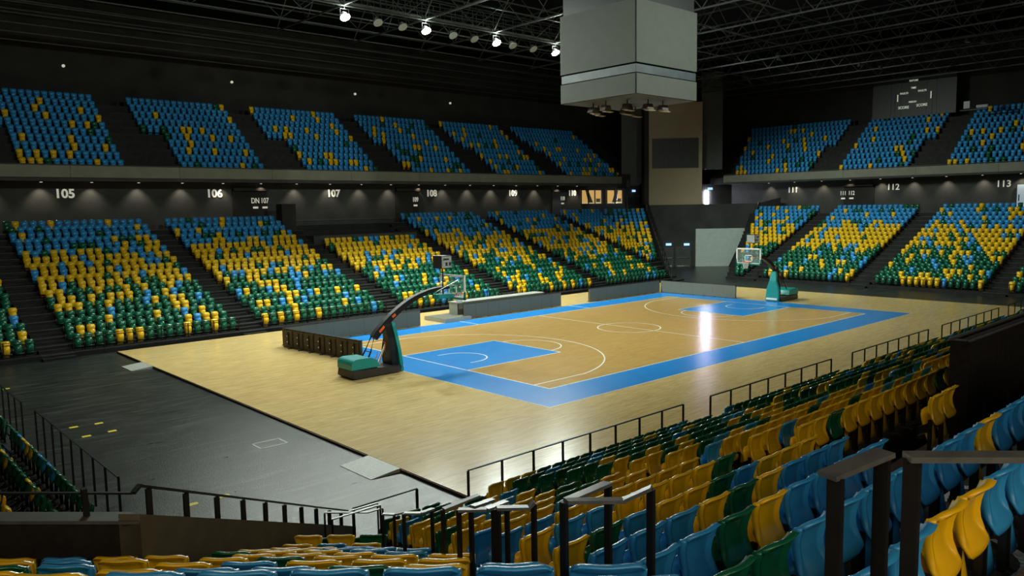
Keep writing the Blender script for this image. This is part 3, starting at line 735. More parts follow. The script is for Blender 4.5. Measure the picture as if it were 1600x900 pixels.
# ------------------------------------------------------------------ court
ct = empty('basketball_court', (0, 0, 0), 'pale maple sports floor with blue border, blue keys and white lines', 'court')
MB().box(-23.4, 23.4, -14.35, 14.5, -.1, -.004).build('deck', 'wood', ct)
MB().box(-23.43, 23.43, -14.38, 14.53, -.1, -.03).build('deck_edge', 'edge', ct)
MB().box(-14, 14, -7.5, 7.5, -.004, 0).build('playing_area', 'woodin', ct)
bb = MB(); bb.box(-16, 16, 7.5, 9.5, -.004, .0005).box(-16, 16, -9.5, -7.5, -.004, .0005).box(-16, -14, -7.5, 7.5, -.004, .0005).box(14, 16, -7.5, 7.5, -.004, .0005)
bb.build('blue_border', 'paint', ct)
for s_ in (-1, 1): MB().box(min(s_*14, s_*8.2), max(s_*14, s_*8.2), -2.45, 2.45, 0, .001).build('key', 'paint', ct)
LW = .07; zl = .0025
def arc(mb, cx, cy, r_, a0, a1, n_=40, w_=LW):
    for i in range(n_):
        t0 = a0+(a1-a0)*i/n_; t1 = a0+(a1-a0)*(i+1)/n_
        P = [(cx+(r_+q)*math.cos(t), cy+(r_+q)*math.sin(t), zl) for t, q in ((t0, -w_/2), (t0, w_/2), (t1, w_/2), (t1, -w_/2))]; mb.quad(*P)
def ln(mb, x0, y0, x1, y1, w_=LW):
    if x0 == x1: mb.quad((x0-w_/2, y0, zl), (x0+w_/2, y0, zl), (x0+w_/2, y1, zl), (x0-w_/2, y1, zl))
    else: mb.quad((x0, y0-w_/2, zl), (x1, y0-w_/2, zl), (x1, y0+w_/2, zl), (x0, y0+w_/2, zl))
b_ = MB(); ln(b_, -14, -7.5, 14, -7.5); ln(b_, -14, 7.5, 14, 7.5); ln(b_, -14, -7.5, -14, 7.5); ln(b_, 14, -7.5, 14, 7.5); b_.build('boundary_line', 'line', ct)
b_ = MB(); ln(b_, 0, -7.5, 0, 7.5); arc(b_, 0, 0, 1.8, 0, 2*math.pi, 64); b_.build('centre_line', 'line', ct)
for s_ in (-1, 1):
    b_ = MB(); hx = s_*12.425; a_ = math.asin(6.6/6.75)
    xs_ = hx-s_*math.sqrt(6.75**2-6.6**2)
    for yy in (-6.6, 6.6): ln(b_, min(s_*14, xs_), yy, max(s_*14, xs_), yy)
    c0 = math.pi if s_ > 0 else 0
    arc(b_, hx, 0, 6.75, c0-a_, c0+a_, 64); b_.build('three_point_line', 'line', ct)
    b_ = MB()
    for yy in (-2.45, 2.45): ln(b_, min(s_*14, s_*8.2), yy, max(s_*14, s_*8.2), yy)
    ln(b_, s_*8.2, -2.45, s_*8.2, 2.45); b_.build('key_line', 'line', ct)
    b_ = MB(); arc(b_, s_*8.2, 0, 1.8, c0-math.pi/2, c0+math.pi/2, 32); b_.build('free_throw_arc', 'line', ct)
    b_ = MB(); arc(b_, hx, 0, 1.25, c0-math.pi/2, c0+math.pi/2, 28)
    for yy in (-1.25, 1.25): ln(b_, min(hx, hx+s_*.4), yy, max(hx, hx+s_*.4), yy)
    b_.build('no_charge_arc', 'line', ct)
b_ = MB()
for x in (-5, 5): ln(b_, x, 7.5, x, 9.5)
b_.box(-16, 16, 9.5, 9.53, -.003, .002).box(-16, 16, -9.53, -9.5, -.003, .002).box(-16.03, -16, -9.53, 9.53, -.003, .002).box(16, 16.03, -9.53, 9.53, -.003, .002)
b_.build('border_line', 'line', ct)
for i, (y0, y1) in enumerate(((-11.15, -9.55), (9.0, 10.5))):
    p_ = MB(); p_.hexa([(-24.35, y0, -.1), (-23.42, y0, -.1), (-23.42, y1, -.1), (-24.35, y1, -.1), (-24.35, y0, -.085), (-23.42, y0, .0), (-23.42, y1, .0), (-24.35, y1, -.085)])
    tag(p_.build('ramp', 'ramp'), ['grey metal ramp plate at the near end of the court edge', 'grey metal ramp plate at the far end of the court edge'][i], 'ramp')
for i, (x, y, lab) in enumerate(((-29.2, 9.1, 'at the left edge of the picture'), (-28.7, .47, 'leftmost of the group of four'), (-27.95, .37, 'farthest of the group of four'), (-27.9, -1.0, 'rightmost of the group of four'), (-28.68, -1.04, 'lowest of the group of four'), (-28.4, -9.5, 'lower of the pair behind the parapet'), (-27.62, -9.5, 'upper of the pair behind the parapet'))):
    tag(MB().box(x-.13, x+.13, y-.09, y+.09, -.099, -.094).build('tape_mark', 'tape'), f'yellow tape patch on the dark floor, {lab}', 'tape')
fb = empty('floor_hatch', (-24.8, -6.1, -.1), 'small floor hatch outlined in scuffed white on the dark floor', 'hatch')
f_ = MB()
for a in ((-.46, .46, -.36, -.29), (-.46, .46, .29, .36), (-.46, -.39, -.36, .36), (.39, .46, -.36, .36)): f_.box(*a, .001, .006)
f_.build('outline', 'ramp', fb); MB().box(-.38, .38, -.28, .28, .001, .004).build('lid', 'floor', fb)

# ------------------------------------------------------------------ LED perimeter boards
def board(a, b, label, n_, backed=False):
    a = Vector((*a, 0)); b = Vector((*b, 0)); L_ = (b-a).length; e = empty('led_board', a, label, 'advertising board', 'grey LED boards around the court', math.atan2(b.y-a.y, b.x-a.x))
    for i in range(n_):
        x0 = i*L_/n_; x1 = (i+1)*L_/n_
        c = MB().box(x0+.004, x1-.004, -.05, 0, .04, .95).build('panel', 'ledboard', e)
        c = MB().box(x0+.012, x1-.012, .002, .10, .02, .93).build('back_case', 'ledback', e)
        k_ = MB(); k_.box((x0+x1)/2-.05, (x0+x1)/2+.05, .10, .15, .15, .8).box(x0+.05, x0+.11, .02, .13, .1, .85); k_.build('power_unit', 'black', c)
        for zz in (.3, .6): MB().box((x0+x1)/2-.03, (x0+x1)/2+.03, .15, .17, zz, zz+.05).build('connector', 'chrome', c)
        MB().box(x0+.08, x0+.18, 0, .34, 0, .03).build('foot', 'black', e)
    MB().box(0, L_, -.05, .1, .95, .975).build('top_cap', 'black', e)
    return e
board((-16.05, 2.8), (-16.75, 9.2), 'dark backed LED board across the near end of the court', 7, True).scale = (1, 1, 1)
board((-16.75, 9.4), (-7.8, 9.7), 'grey LED board on the far sideline left of the gap', 9)
board((-4.3, 9.85), (4.5, 9.85), 'grey LED board in front of the long officials table', 9)
board((7.5, 9.85), (15.9, 9.85), 'grey LED board on the far sideline beside the far corner', 9)
board((15.95, 9.7), (15.95, 2.9), 'grey LED board across the far end of the court', 7)
tb = empty('officials_table', (-.1, 11.0, 0), 'long pale topped officials table behind the sideline board', 'table')
MB().box(-4.2, 3.6, -.55, .45, .98, 1.03).build('table_top', 'tabletop', tb)
MB().box(-4.15, 3.55, -.5, -.47, .02, .98).build('front_panel', 'ledboard', tb)
for x in (-4.15, 3.5): MB().box(x, x+.05, -.5, .4, 0, .98).build('side_panel', 'tabletop', tb)
for i in range(4): MB().box(-4.1+.18*i, -3.98+.18*i, -.3, -.1, 1.03, 1.09).build('cable_block', 'white', tb)
pl = empty('low_platform', (-5.3, 10.3, 0), 'low dark topped platform with pale edge left of the table', 'platform')
MB().box(-.75, 1.3, -.85, 1.35, 0, .22).build('frame', 'tabletop', pl); MB().box(-.73, 1.28, -.83, 1.33, .22, .235).build('deck', 'ledboard', pl)

# ------------------------------------------------------------------ hoops
def hoop(sx, label):
    e = empty('basketball_hoop', (sx*12.8, 0, 0), label, 'basketball hoop', rz=0 if sx < 0 else math.pi)
    # local: court is +X, base towards -X ; backboard face at x=0 (as for the left hand hoop)
    p = []
    base = MB().prism([(-5.7, .02), (-3.5, .02), (-3.35, .16), (-3.35, .30), (-5.75, .40), (-5.8, .1)], -.62, .62, 'y').build('base_chassis', 'clock', e, bevel=.02)
    prof = [(-5.78, .40)]+[(-5.5-.28*math.cos(t), .62+.22*math.sin(t)) for t in np.linspace(0, math.pi/2, 6)]+[(-4.85, .82), (-4.55, .70), (-4.42, .40)]
    MB().prism(prof, -.55, .62, 'y').build('weight_cover', 'teal', e)
    wh = MB()
    for x in (-5.4, -3.8):
        for y in (-.55, .55): wh.tube([(x, y-.04, .06), (x, y+.04, .06)], .06, 10)
    wh.build('wheel', 'black', base)
    # mast pad: bottle shaped front plate
    pts = [(-.50, 0), (-.50, .42), (-.46, .9), (-.27, 1.45), (-.22, 1.95), (-.16, 2.12), (.16, 2.12), (.22, 1.95), (.27, 1.45), (.46, .9), (.50, .42), (.50, 0)]
    def pad(x0, x1, sc, mat, nm, zz=(0, 0)):
        mb = MB(); n_ = len(pts)
        for (xx, s2) in ((x0, sc), (x1, sc)):
            for (y, z) in pts: mb.v.append((xx+.10*max(0, .9-z)-.1*(z > 1.9), y*s2, z*1.0+.03))
        mb.f.append(tuple(range(n_))); mb.f.append(tuple(range(n_, 2*n_))[::-1])
        for j in range(n_): mb.f.append((j, (j+1) % n_, n_+(j+1) % n_, n_+j))
        return mb.build(nm, mat, e, bevel=.015)
    pd_ = pad(-3.42, -3.25, 1, 'teal', 'mast_padding')
    pad(-3.75, -3.43, .78, 'black', 'mast')
    MB().box(-3.135, -3.12, -.42, .42, .13, .27).build('printed_strip', 'white', pd_)
    # arm
    ap = []
    for t in np.linspace(0, 1, 14):
        ax = -4.35+4.1*t; az = 1.55+1.85*(1-(1-t)**2.3); ap.append((ax, 0, az))
    am = MB(); W = .14
    for k, p in enumerate(ap):
        q0 = ap[max(k-1, 0)]; q1 = ap[min(k+1, len(ap)-1)]; d = Vector(q1)-Vector(q0); d.normalize(); nrm = Vector((-d.z, 0, d.x)); h = .30-.18*(k/13)
        for (sy, sh_) in ((-W, -h/2), (W, -h/2), (W, h/2), (-W, h/2)): am.v.append((p[0]+nrm.x*sh_, sy, p[2]+nrm.z*sh_))
    for k in range(len(ap)-1):
        for j in range(4): am.f.append((k*4+j, k*4+(j+1) % 4, k*4+4+(j+1) % 4, k*4+4+j))
    am.f.append((3, 2, 1, 0)); i = (len(ap)-1)*4; am.f.append((i, i+1, i+2, i+3))
    arm = am.build('arm', 'black', e, bevel=.01)
    for (t, l_) in ((.10, .34), (.26, .20)):
        k = int(t*13); p = ap[k]; d = (Vector(ap[k+1])-Vector(p)).normalized(); c = Vector(p)+d*.05
        for sy in (-1, 1):
            o2 = MB().bar(c-d*l_/2, c+d*l_/2, .012, .11, up=(-d.z, 0, d.x)).build('orange_mark', 'orange', arm); o2.location = (0, sy*(W+.002), 0)
    # struts from base to arm
    s_ = MB()
    for y in (-.28, .28): s_.tube([(-5.0, y, .42), (-4.65, y*.8, 1.0), (-4.38, y*.4, 1.62)], .035, 8)
    s_.bar((-4.86, -.26, .66), (-4.86, .26, .66), .03).bar((-4.66, -.2, 1.0), (-4.66, .2, 1.0), .03)
    s_.build('rear_strut', 'black', e)
    s_ = MB(); s_.tube([(-4.2, 0, .4), (-3.8, 0, 1.2)], .03, 6).tube([(-4.0, .15, .4), (-3.55, .1, 1.5)], .025, 6); s_.build('hydraulic_cylinder', 'chrome', e)
    s_ = MB(); s_.tube([(-4.3, 0, 1.35), (-4.0, .05, 1.42), (-3.75, 0, 1.25), (-3.8, 0, .9)], .012, 6).tube([(-4.4, .1, .42), (-4.2, .05, .7), (-4.15, 0, .95)], .02, 6); s_.build('hose', 'orange', e)
    # upper linkage and backboard
    s_ = MB(); s_.box(-1.0, -.08, -.26, .26, 2.93, 3.12); s_.build('arm_padding', 'teal', e, bevel=.02)
    s_ = MB()
    for y in (-.5, .5): s_.tube([(-1.05, y*.2, 3.25), (-.06, y, 3.75)], .018, 6).tube([(-.9, y*.3, 3.12), (-.06, y, 3.15)], .018, 6)
    s_.build('board_brace', 'chrome', e)
    bd = MB().box(-.012, .012, -.9, .9, 2.92, 3.95).build('backboard', 'glass', e)
    f = MB()
    for a in ((-.9, .9, 2.90, 2.97), (-.9, .9, 3.88, 3.97), (-.93, -.85, 2.9, 3.97), (.85, .93, 2.9, 3.97)): f.box(-.035, .035, a[0], a[1], a[2], a[3])
    f.build('board_frame', 'white', bd)
    f = MB()
    for a in ((-.295, .295, 3.05, 3.10), (-.295, .295, 3.45, 3.50), (-.295, -.245, 3.05, 3.5), (.245, .295, 3.05, 3.5)): f.box(-.016, .016, a[0], a[1], a[2], a[3])
    f.build('target_square', 'white', bd)
    f = MB(); f.box(-.035, .035, -.96, .96, 2.84, 2.93).box(-.035, .035, -.96, -.87, 2.84, 3.22).box(-.035, .035, .87, .96, 2.84, 3.22); f.build('board_padding', 'teal', bd, bevel=.01)
    MB().box(.02, .18, -.10, .10, 2.94, 3.06).build('rim_plate', 'rim', e)
    rp = [(.375+.225*math.cos(t), .225*math.sin(t), 3.05) for t in np.linspace(0, 2*math.pi, 25)]
    MB().tube(rp, .016, 6, False).build('rim', 'rim', e)
    nm = MB(); K = 12
    def rn(l): return .225-.10*(l/4)**.7
    for l in range(4):
        for j in range(K):
            for dj in (-.5, .5):
                a0 = 2*math.pi*(j+(l % 2)*.5)/K; a1 = a0+2*math.pi*dj/K
                nm.bar((.375+rn(l)*math.cos(a0), rn(l)*math.sin(a0), 3.04-l*.11), (.375+rn(l+1)*math.cos(a1), rn(l+1)*math.sin(a1), 3.04-(l+1)*.11), .012)
    nm.build('net', 'net', e)
    # shot clock on its post
    MB().tube([(-.55, 0, 3.1), (-.55, 0, 4.3)], .03, 6).build('clock_post', 'black', e)
    cl = MB().box(-.85, -.25, -.32, .32, 4.3, 4.88).build('shot_clock', 'clock', e, bevel=.01)
    f = MB(); f.box(-.82, -.28, -.325, -.322, 4.33, 4.85).box(-.25, -.247, -.29, .29, 4.33, 4.85).box(-.82, -.28, .322, .325, 4.33, 4.85); f.build('clock_face', 'clockface', cl)
    for yy, nm2 in ((-.329, 'digit_row'), (.329, 'digit_row')):
        f = MB()
        for x0 in (-.62, -.42): f.box(x0, x0+.12, min(yy, yy*.995), max(yy, yy*.995), 4.42, 4.58)
        f.box(-.74, -.42, min(yy, yy*.995), max(yy, yy*.995), 4.68, 4.76); f.build(nm2, 'clock', cl)
    return e
hoop(-1, 'teal and black portable basketball hoop at the near end with a long curved arm')
hoop(1, 'teal portable basketball hoop at the far end facing the camera')

# ------------------------------------------------------------------ scoreboard cube
cu = empty('scoreboard_cube', (0, 0, 12.75), 'large hanging four sided grey scoreboard cube above centre court', 'scoreboard')
A = 2.7
MB().box(-A+.15, A-.15, -A+.15, A-.15, .1, 8.0).build('core', 'black', cu)
for k in range(4):
    a_ = k*math.pi/2
    for (z0, z1, mat, nm, inset) in ((1.58, 4.75, 'cube', 'main_screen', 0), (0, 1.02, 'cube', 'lower_screen', 0), (1.08, 1.50, 'cubeband', 'ribbon_screen', .06)):
        o = MB().box(-A+.07, A-.07, -A+inset, -A+inset+.1, z0, z1).build(nm, mat, cu); o.rotation_euler = (0, 0, a_)
        if nm != 'ribbon_screen':
            f = MB(); f.box(-A+.04, -A+.09, -A+.01, -A+.1, z0, z1).box(A-.09, A-.04, -A+.01, -A+.1, z0, z1); f2 = f.build('screen_edge', 'black', o)
MB().box(-A+.1, A-.1, -A+.1, A-.1, -.02, .06).build('underside', 'darkpanel', cu)
for i, (x, y) in enumerate(((-1.6, 1.2), (-1.7, .2), (-1.2, -.9), (-.3, -1.6), (.9, -1.7), (1.6, .8), (0.2, .4), (-.6, 1.7))):
    s_ = MB(); zz = -.42
    s_.hexa([(x-.3, y-.2, zz-.12), (x+.22, y-.24, zz-.18), (x+.25, y+.2, zz-.18), (x-.3, y+.2, zz-.12), (x-.2, y-.16, zz+.16), (x+.2, y-.16, zz+.16), (x+.2, y+.16, zz+.16), (x-.2, y+.16, zz+.16)])
    s_.bar((x, y, zz+.1), (x, y, .0), .05); c = s_.build('hanging_speaker', 'speaker', cu)
    MB().box(x-.34, x+.3, y-.3, y-.05, zz-.22, zz-.19).build('barn_door', 'beige', c)
hc = MB()
for x in (-2, 2):
    for y in (-2, 2): hc.bar((x, y, 8), (x, y, 11.2), .04)
hc.build('hanging_cable', 'truss', cu)

# end scoreboard
sb = empty('wall_scoreboard', (54.9, 5.55, 18.2), 'dark wall scoreboard with pale printed words above the end upper seats', 'scoreboard')
for i, (y0, y1) in enumerate(((-4.35, -2.4), (-2.38, -1.32), (-1.3, 1.28), (1.3, 2.3), (2.32, 4.2))):
    MB().box(-.1, .1, -y1, -y0, -2.1, 2.1).build('panel', 'screen', sb)
MB().box(-.14, -.1, -4.25, 4.4, -2.16, -2.08).build('bottom_trim', 'wallcap', sb)
for y in (4.33, 2.38, 1.95, -1.85): MB().box(-.13, -.1, y-.03, y+.03, -2.1, .4 if y > 0 else .1).build('divider', 'wallcap', sb)
for (t_, y, z, sz) in (('FIXTURE', .05, 1.62, .26), ('TIME', .05, .85, .28), ('FAULTS', 1.0, .36, .28), ('FAULTS', -.85, .46, .28), ('PERIOD', .1, -.62, .26), ('SCORE', 1.02, -1.15, .40), ('SCORE', -.85, -1.05, .40)):
    text_mesh(t_, sz, 'scoretext', 'lettering', (-.13, y, z), (R(90), 0, R(-90)), sb, sx=.9, bold=.012)
MB().box(-.12, -.1, -1.0, 1.0, -.02, .02).build('score_rule', 'wallcap', sb)
for y in (1.75, -1.65): MB().box(-.13, -.1, y-.05-.08, y+.05-.08, -.45, .3).build('side_print', 'scoretext', sb)
pj = empty('projector', (50.9, -1.2, 15.9), 'small pale box and rail above the end upper seats right of the scoreboard', 'projector')
MB().box(-.2, .2, -.05, .5, 0, .7).build('box', 'clockface', pj); MB().box(-.2, .2, -1.6, .8, -.2, -.1).build('shelf', 'wallcap', pj); MB().box(-.1, .1, -1.6, -.6, 0, .25).build('rail', 'clockface', pj)

# ------------------------------------------------------------------ roof trusses
def truss(a, b, h, pitch, name, label, grp, wd=.09, wc=.05, bare=False, pitch2=None):
    pitch = pitch2 or pitch
    a = Vector(a); b = Vector(b); L_ = (b-a).length; d = (b-a)/L_; e = empty(name, a, label, 'truss', grp)
    up = Vector((0, 0, h)); side = Vector((-d.y, d.x, 0))*.0
    MB().bar((0, 0, 0), b-a, wd, wd).build('bottom_chord', 'truss', e)
    MB().bar(up, b-a+up, wd, wd).build('top_chord', 'truss', e)
    n_ = max(2, int(round(L_/pitch))); w_ = MB()
    for i in range(n_):
        p0 = d*(i*L_/n_); p1 = d*((i+.5)*L_/n_)+up; p2 = d*((i+1)*L_/n_)
        w_.bar(p0, p1, wc).bar(p1, p2, wc)
    if not bare: w_.build('web', 'truss', e, fix=False)
    return e
for i, y in enumerate((-12, -6, 0, 6, 12, 15.6, 18.5, 21.5, 24.5, 27.5, 30.5, 33.5, 36.5, 39.5)):
    truss((-40 if y > 14 else -12, y, 20.3 if y < 14 else 19.9), (56 if y < 14 else 44, y, 20.3 if y < 14 else 19.9), 2.2, 3.1, 'roof_truss', f'thin grey steel roof truss running along the hall, {ordinal(i+1)} from the near side', 'lengthwise roof trusses', .08, .04, y > 24, 6.2 if y > 14 else 4.6)
for i, x in enumerate((-8.9, -2.7, 3.5, 9.7, 16, 20.5, 25, 29.5, 34, 38.5, 43, 47.5, 52)):
    truss((x, -30, 19.7), (x, 24.5, 19.7), 2.6, 4.6, 'roof_truss', f'grey steel roof truss running across the hall, {ordinal(i+1)} from the left end', 'crosswise roof trusses', .1, .055)
cw = empty('catwalk', (0, 17.5, 20.4), 'narrow steel service catwalk with handrail under the roof behind the floodlights', 'catwalk')
MB().box(-12, 14, -.4, .4, 0, .06).build('deck', 'truss', cw)
c_ = MB()
for y in (-.4, .4):
    for z in (.55, 1.1): c_.bar((-12, y, z), (14, y, z), .04)
    for i in range(27): c_.bar((-12+i, y, 0), (-12+i, y, 1.1), .04)
c_.build('handrail', 'truss', cw)
lp_ = MB().bar((-24, 15.2, 19.62), (20, 15.2, 19.62), .07).build('lamp_bar', 'truss'); tag(lp_, 'long steel bar carrying the row of floodlights', 'lamp bar')

# ------------------------------------------------------------------ floodlights
def flood(x, lit, lab, tilt):
    e = empty('floodlight', (x, 15.2, 19.0), lab, 'floodlight', 'floodlights on the lamp bar')
    prof = [(.10, .30), (.16, .22), (.24, .05), (.27, -.08)]
    mb = MB(); mb.tube([(0, 0, z) for _, z in prof], [r_ for r_, _ in prof], 14); mb.build('housing', 'chrome', e, smooth=False).rotation_euler = (R(tilt), 0, 0)
    MB().tube([(0, 0, -.085), (0, 0, -.12)], .31, 20).build('lens', 'lamp' if lit else 'clockface', e).rotation_euler = (R(tilt), 0, 0)
    y_ = MB(); y_.bar((-.3, 0, .0), (-.3, 0, .42), .03).bar((.3, 0, 0), (.3, 0, .42), .03).bar((-.3, 0, .42), (.3, 0, .42), .03).bar((0, 0, .42), (0, 0, .62), .04); y_.build('yoke', 'black', e)
ci = 0
for x in LIT_X:
    lab = {-8.9: 'leftmost bright lit floodlight on the lamp bar', -2.7: 'second bright lit floodlight on the lamp bar', 3.6: 'third bright lit floodlight on the lamp bar', 9.7: 'rightmost bright lit floodlight, beside the scoreboard cube'}.get(x)
    if lab: flood(x, True, lab, -30)
for x, lab in ((-6.5, 'unlit floodlight just right of the leftmost bright one'), (-4.6, 'unlit floodlight just left of the second bright one'), (-.4, 'unlit round floodlight just right of the second bright one'), (1.5, 'unlit floodlight just left of the third bright one'), (5.2, 'unlit floodlight just right of the third bright one'), (7.3, 'unlit floodlight just left of the cube side bright one')):
    flood(x, False, lab, -35)
for i, (x, y) in enumerate(((34.0, -6.2), (35.5, -6.9), (38, 4), (41, 3.4), (27, 6), (29, 7))):
    e = MB().tube([(x, y, 19.6), (x, y, 19.3)], [.14, .22], 10).build('ceiling_spot', 'chrome'); tag(e, 'small dull round lamp hanging under the end roof trusses', 'ceiling lamp', 'small lamps under the end trusses')

# ------------------------------------------------------------------ front rails
def front_rail(axis, c, a, b, label, ztop=1.2, step=1.02, z0=.1, parent=None):
    n_ = max(1, int(round(abs(b-a)/step))); e = empty('front_rail', (a, c, 0) if axis == 'x' else (c, a, 0), label, 'rail')
    P = (lambda t, z: (t-a, 0, z)) if axis == 'x' else (lambda t, z: (0, t-a, z))
    MB().bar(P(a, ztop), P(b, ztop), .045, .03).build('top_rail', 'rail', e)
    for i in range(n_+1):
        t_ = a+(b-a)*i/n_; MB().bar(P(t_, z0-.15), P(t_, ztop-.01), .045, .045).build('post', 'rail', e)
    return e
for i, (a, b) in enumerate(((-24.4, -16.3), (-14.9, -7.0), (-5.25, 2.42), (4.1, 12.3), (14.0, 22.0))):
    front_rail('x', -15.33, a, b, ['first', 'second', 'third', 'fourth', 'fifth'][i]+' dark front rail of the near seats counted from the camera', step=1.01 if i == 0 else 1.1)
for i, (a, b) in enumerate([(-33.5, -26.9)]+FS):
    front_rail('x', 15.35, a, b, ['short front rail at the left edge below the far seats', 'front rail below the large left far block', 'front rail below the second large far block', 'front rail below the cut down far block', 'front rail below the fourth large far block', 'front rail below the far block next to the corner'][i], ztop=.92, step=1.4, z0=.05)
for i, (a, b) in enumerate(((-19, -11), (-9.2, -.85), (.95, 9.3))):
    front_rail('y', 30.05, a, b, ['front rail at the right edge below the end seats', 'front rail below the middle end block', 'front rail below the end block behind the far hoop'][i], ztop=.8, step=1.4, z0=.05)
front_rail('y', -30.2, -10.15, -1.85, 'dark front rail of the left end seats near the corner', step=1.03)
front_rail('y', -30.3, -.4, 8.0, 'dark front rail of the left end seats at the picture edge', step=1.03)
front_rail('x', -15.45, -27.4, -25.88, 'short dark rail at the foot of the wedge block', step=1.5)
pl2 = empty('control_platform', (-.1, 28.0, 4.0), 'black walled control platform cut into the seats above section 107', 'platform')
MB().box(-5.2, 4.6, -.9, 2.6, .0, 1.05).build('front_wall', 'wall', pl2); MB().box(-5.2, 4.6, 2.6, 3.0, 1.05, 2.2).build('rear_wall', 'wall', pl2); MB().box(-6.0, 4.6, 2.5, 2.62, 2.2, 2.28).build('rear_ledge', 'wallcap', pl2)
MB().box(-6.4, -5.2, 1.9, 2.9, .6, 3.6).build('equipment_rack', 'wallup', pl2)

# ------------------------------------------------------------------ parapets and vomitories near the camera
LAT0 = -4.1; D0 = 7.4; D1 = 15.85
A45 = YAW-math.atan(53/F_PX); VF = Vector((math.cos(A45), math.sin(A45), 0)); VR = Vector((math.sin(A45), -math.cos(A45), 0))
def vpos(s_, lat, z): p = C0+VF*s_+VR*lat; return Vector((p.x, p.y, z))
WT = [(D0, 4.02), (D1, .33)]
par = empty('corner_parapet', vpos(D0, LAT0, 0), 'dark sloping parapet wall left of the nearest corner seats', 'parapet')
po = Vector(par.location)
def V2(s_, l_, z): return vpos(s_, l_, z)-po
MB().hexa([V2(D0, LAT0-.22, -.1), V2(D0, LAT0, -.1), V2(D1, LAT0, -.1), V2(D1, LAT0-.22, -.1), V2(D0, LAT0-.22, WT[0][1]), V2(D0, LAT0, WT[0][1]), V2(D1, LAT0, WT[1][1]), V2(D1, LAT0-.22, WT[1][1])]).build('side_wall', 'parapet', par)
MB().hexa([V2(D0, LAT0-6, 2.2), V2(D0, LAT0-.0, 2.2), V2(D0+.22, LAT0, 2.2), V2(D0+.22, LAT0-6, 2.2), V2(D0, LAT0-6, 3.93), V2(D0, LAT0, 3.93), V2(D0+.22, LAT0-.22, 3.93), V2(D0+.22, LAT0-6, 3.93)]).build('lintel_wall', 'parapetblack', par)
MB().hexa([V2(D0-.02, LAT0-6, 3.92), V2(D0-.02, LAT0, 3.92), V2(D0+.22, LAT0-.22, 3.92), V2(D0+.22, LAT0-6, 3.92), V2(D0-.02, LAT0-6, 3.955), V2(D0-.02, LAT0, 3.955), V2(D0+.22, LAT0-.22, 3.955), V2(D0+.22, LAT0-6, 3.955)]).build('lintel_cap', 'wallcap', par)
rl = empty('parapet_rail', vpos(D0, LAT0, 4), 'dark handrail following the corner parapet down to the floor', 'rail'); po = Vector(rl.location)
def wz(s_): return WT[0][1]+(WT[1][1]-WT[0][1])*(s_-D0)/(D1-D0)
RH = .29
MB().bar(V2(D0+.22, LAT0-.11, wz(D0+.22)+RH+.02), V2(D1+.1, LAT0-.11, wz(D1)+RH), .045, .025).build('sloping_rail', 'rail', rl)
MB().bar(V2(D0+.1, LAT0-.11, 4.2), V2(D0+.24, LAT0-.11, wz(D0+.22)+RH+.02), .05, .03).build('rail_return', 'rail', rl)
MB().bar(V2(D0+.1, LAT0-6, 4.2), V2(D0+.1, LAT0-.11, 4.2), .035, .02).build('level_rail', 'rail', rl)
for i in range(10):
    s_ = 7.8*(1+.1045*i)
    MB().bar(V2(s_, LAT0-.11, wz(s_)-.05), V2(s_, LAT0-.11, wz(s_)+RH), .055, .055).build('post', 'rail', rl)
for l_ in (.62, 3.0, 5.2): MB().bar(V2(D0+.12, LAT0-l_, 3.95), V2(D0+.1, LAT0-l_, 4.25), .07, .05).build('post', 'rail', rl)
# black vomitory box at the right with its walkway
vb = empty('vomitory_parapet', (-21.6, -24.3, 3.08), 'tall black parapet of the stair opening at the right edge', 'parapet')
MB().box(0, 12, -.14, .14, -.6, 1.72).build('parapet_wall', 'parapetblack', vb); MB().box(-.02, 12, -.16, -.12, 1.72, 1.74).build('near_cap_strip', 'wallcap', vb); MB().box(-.02, 12, .12, .17, 1.72, 1.75).build('far_cap_strip', 'wallcap', vb)
MB().box(-.02, .10, -.1, .12, 1.72, 1.735).build('end_cap', 'wallcap', vb)
struct(MB().box(-27.2, -8, -26.0, -24.15, 2.4, 3.28), 'floor_walkway', 'brown', 'brown carpeted walkway beside the black parapet')
e = MB().box(-25.3, -22.6, -26.05, -25.0, 3.281, 3.292).build('vinyl_strip', 'greyfloor'); tag(e, 'grey vinyl landing strip on the brown walkway', 'floor strip')
for i in range(6):
    e = MB().box(-22.5+i*.13, -22.44+i*.13, -25.9, -25.1, 3.29, 3.302).build('tactile_bar', 'black'); tag(e, 'black grooved bar of the stair landing grille', 'grille bar', 'grille bars on the walkway')
wr = empty('walkway_rail', (-22.5, -24.6, 3.28), 'dark low rail along the foot of the black parapet', 'rail')
for i in range(7): MB().bar((i*1.2, 0, 0), (i*1.2, 0, .55), .04).build('post', 'rail', wr)
MB().bar((0, 0, .05), (7.2, 0, .05), .03).build('bottom_bar', 'wallcap', wr)

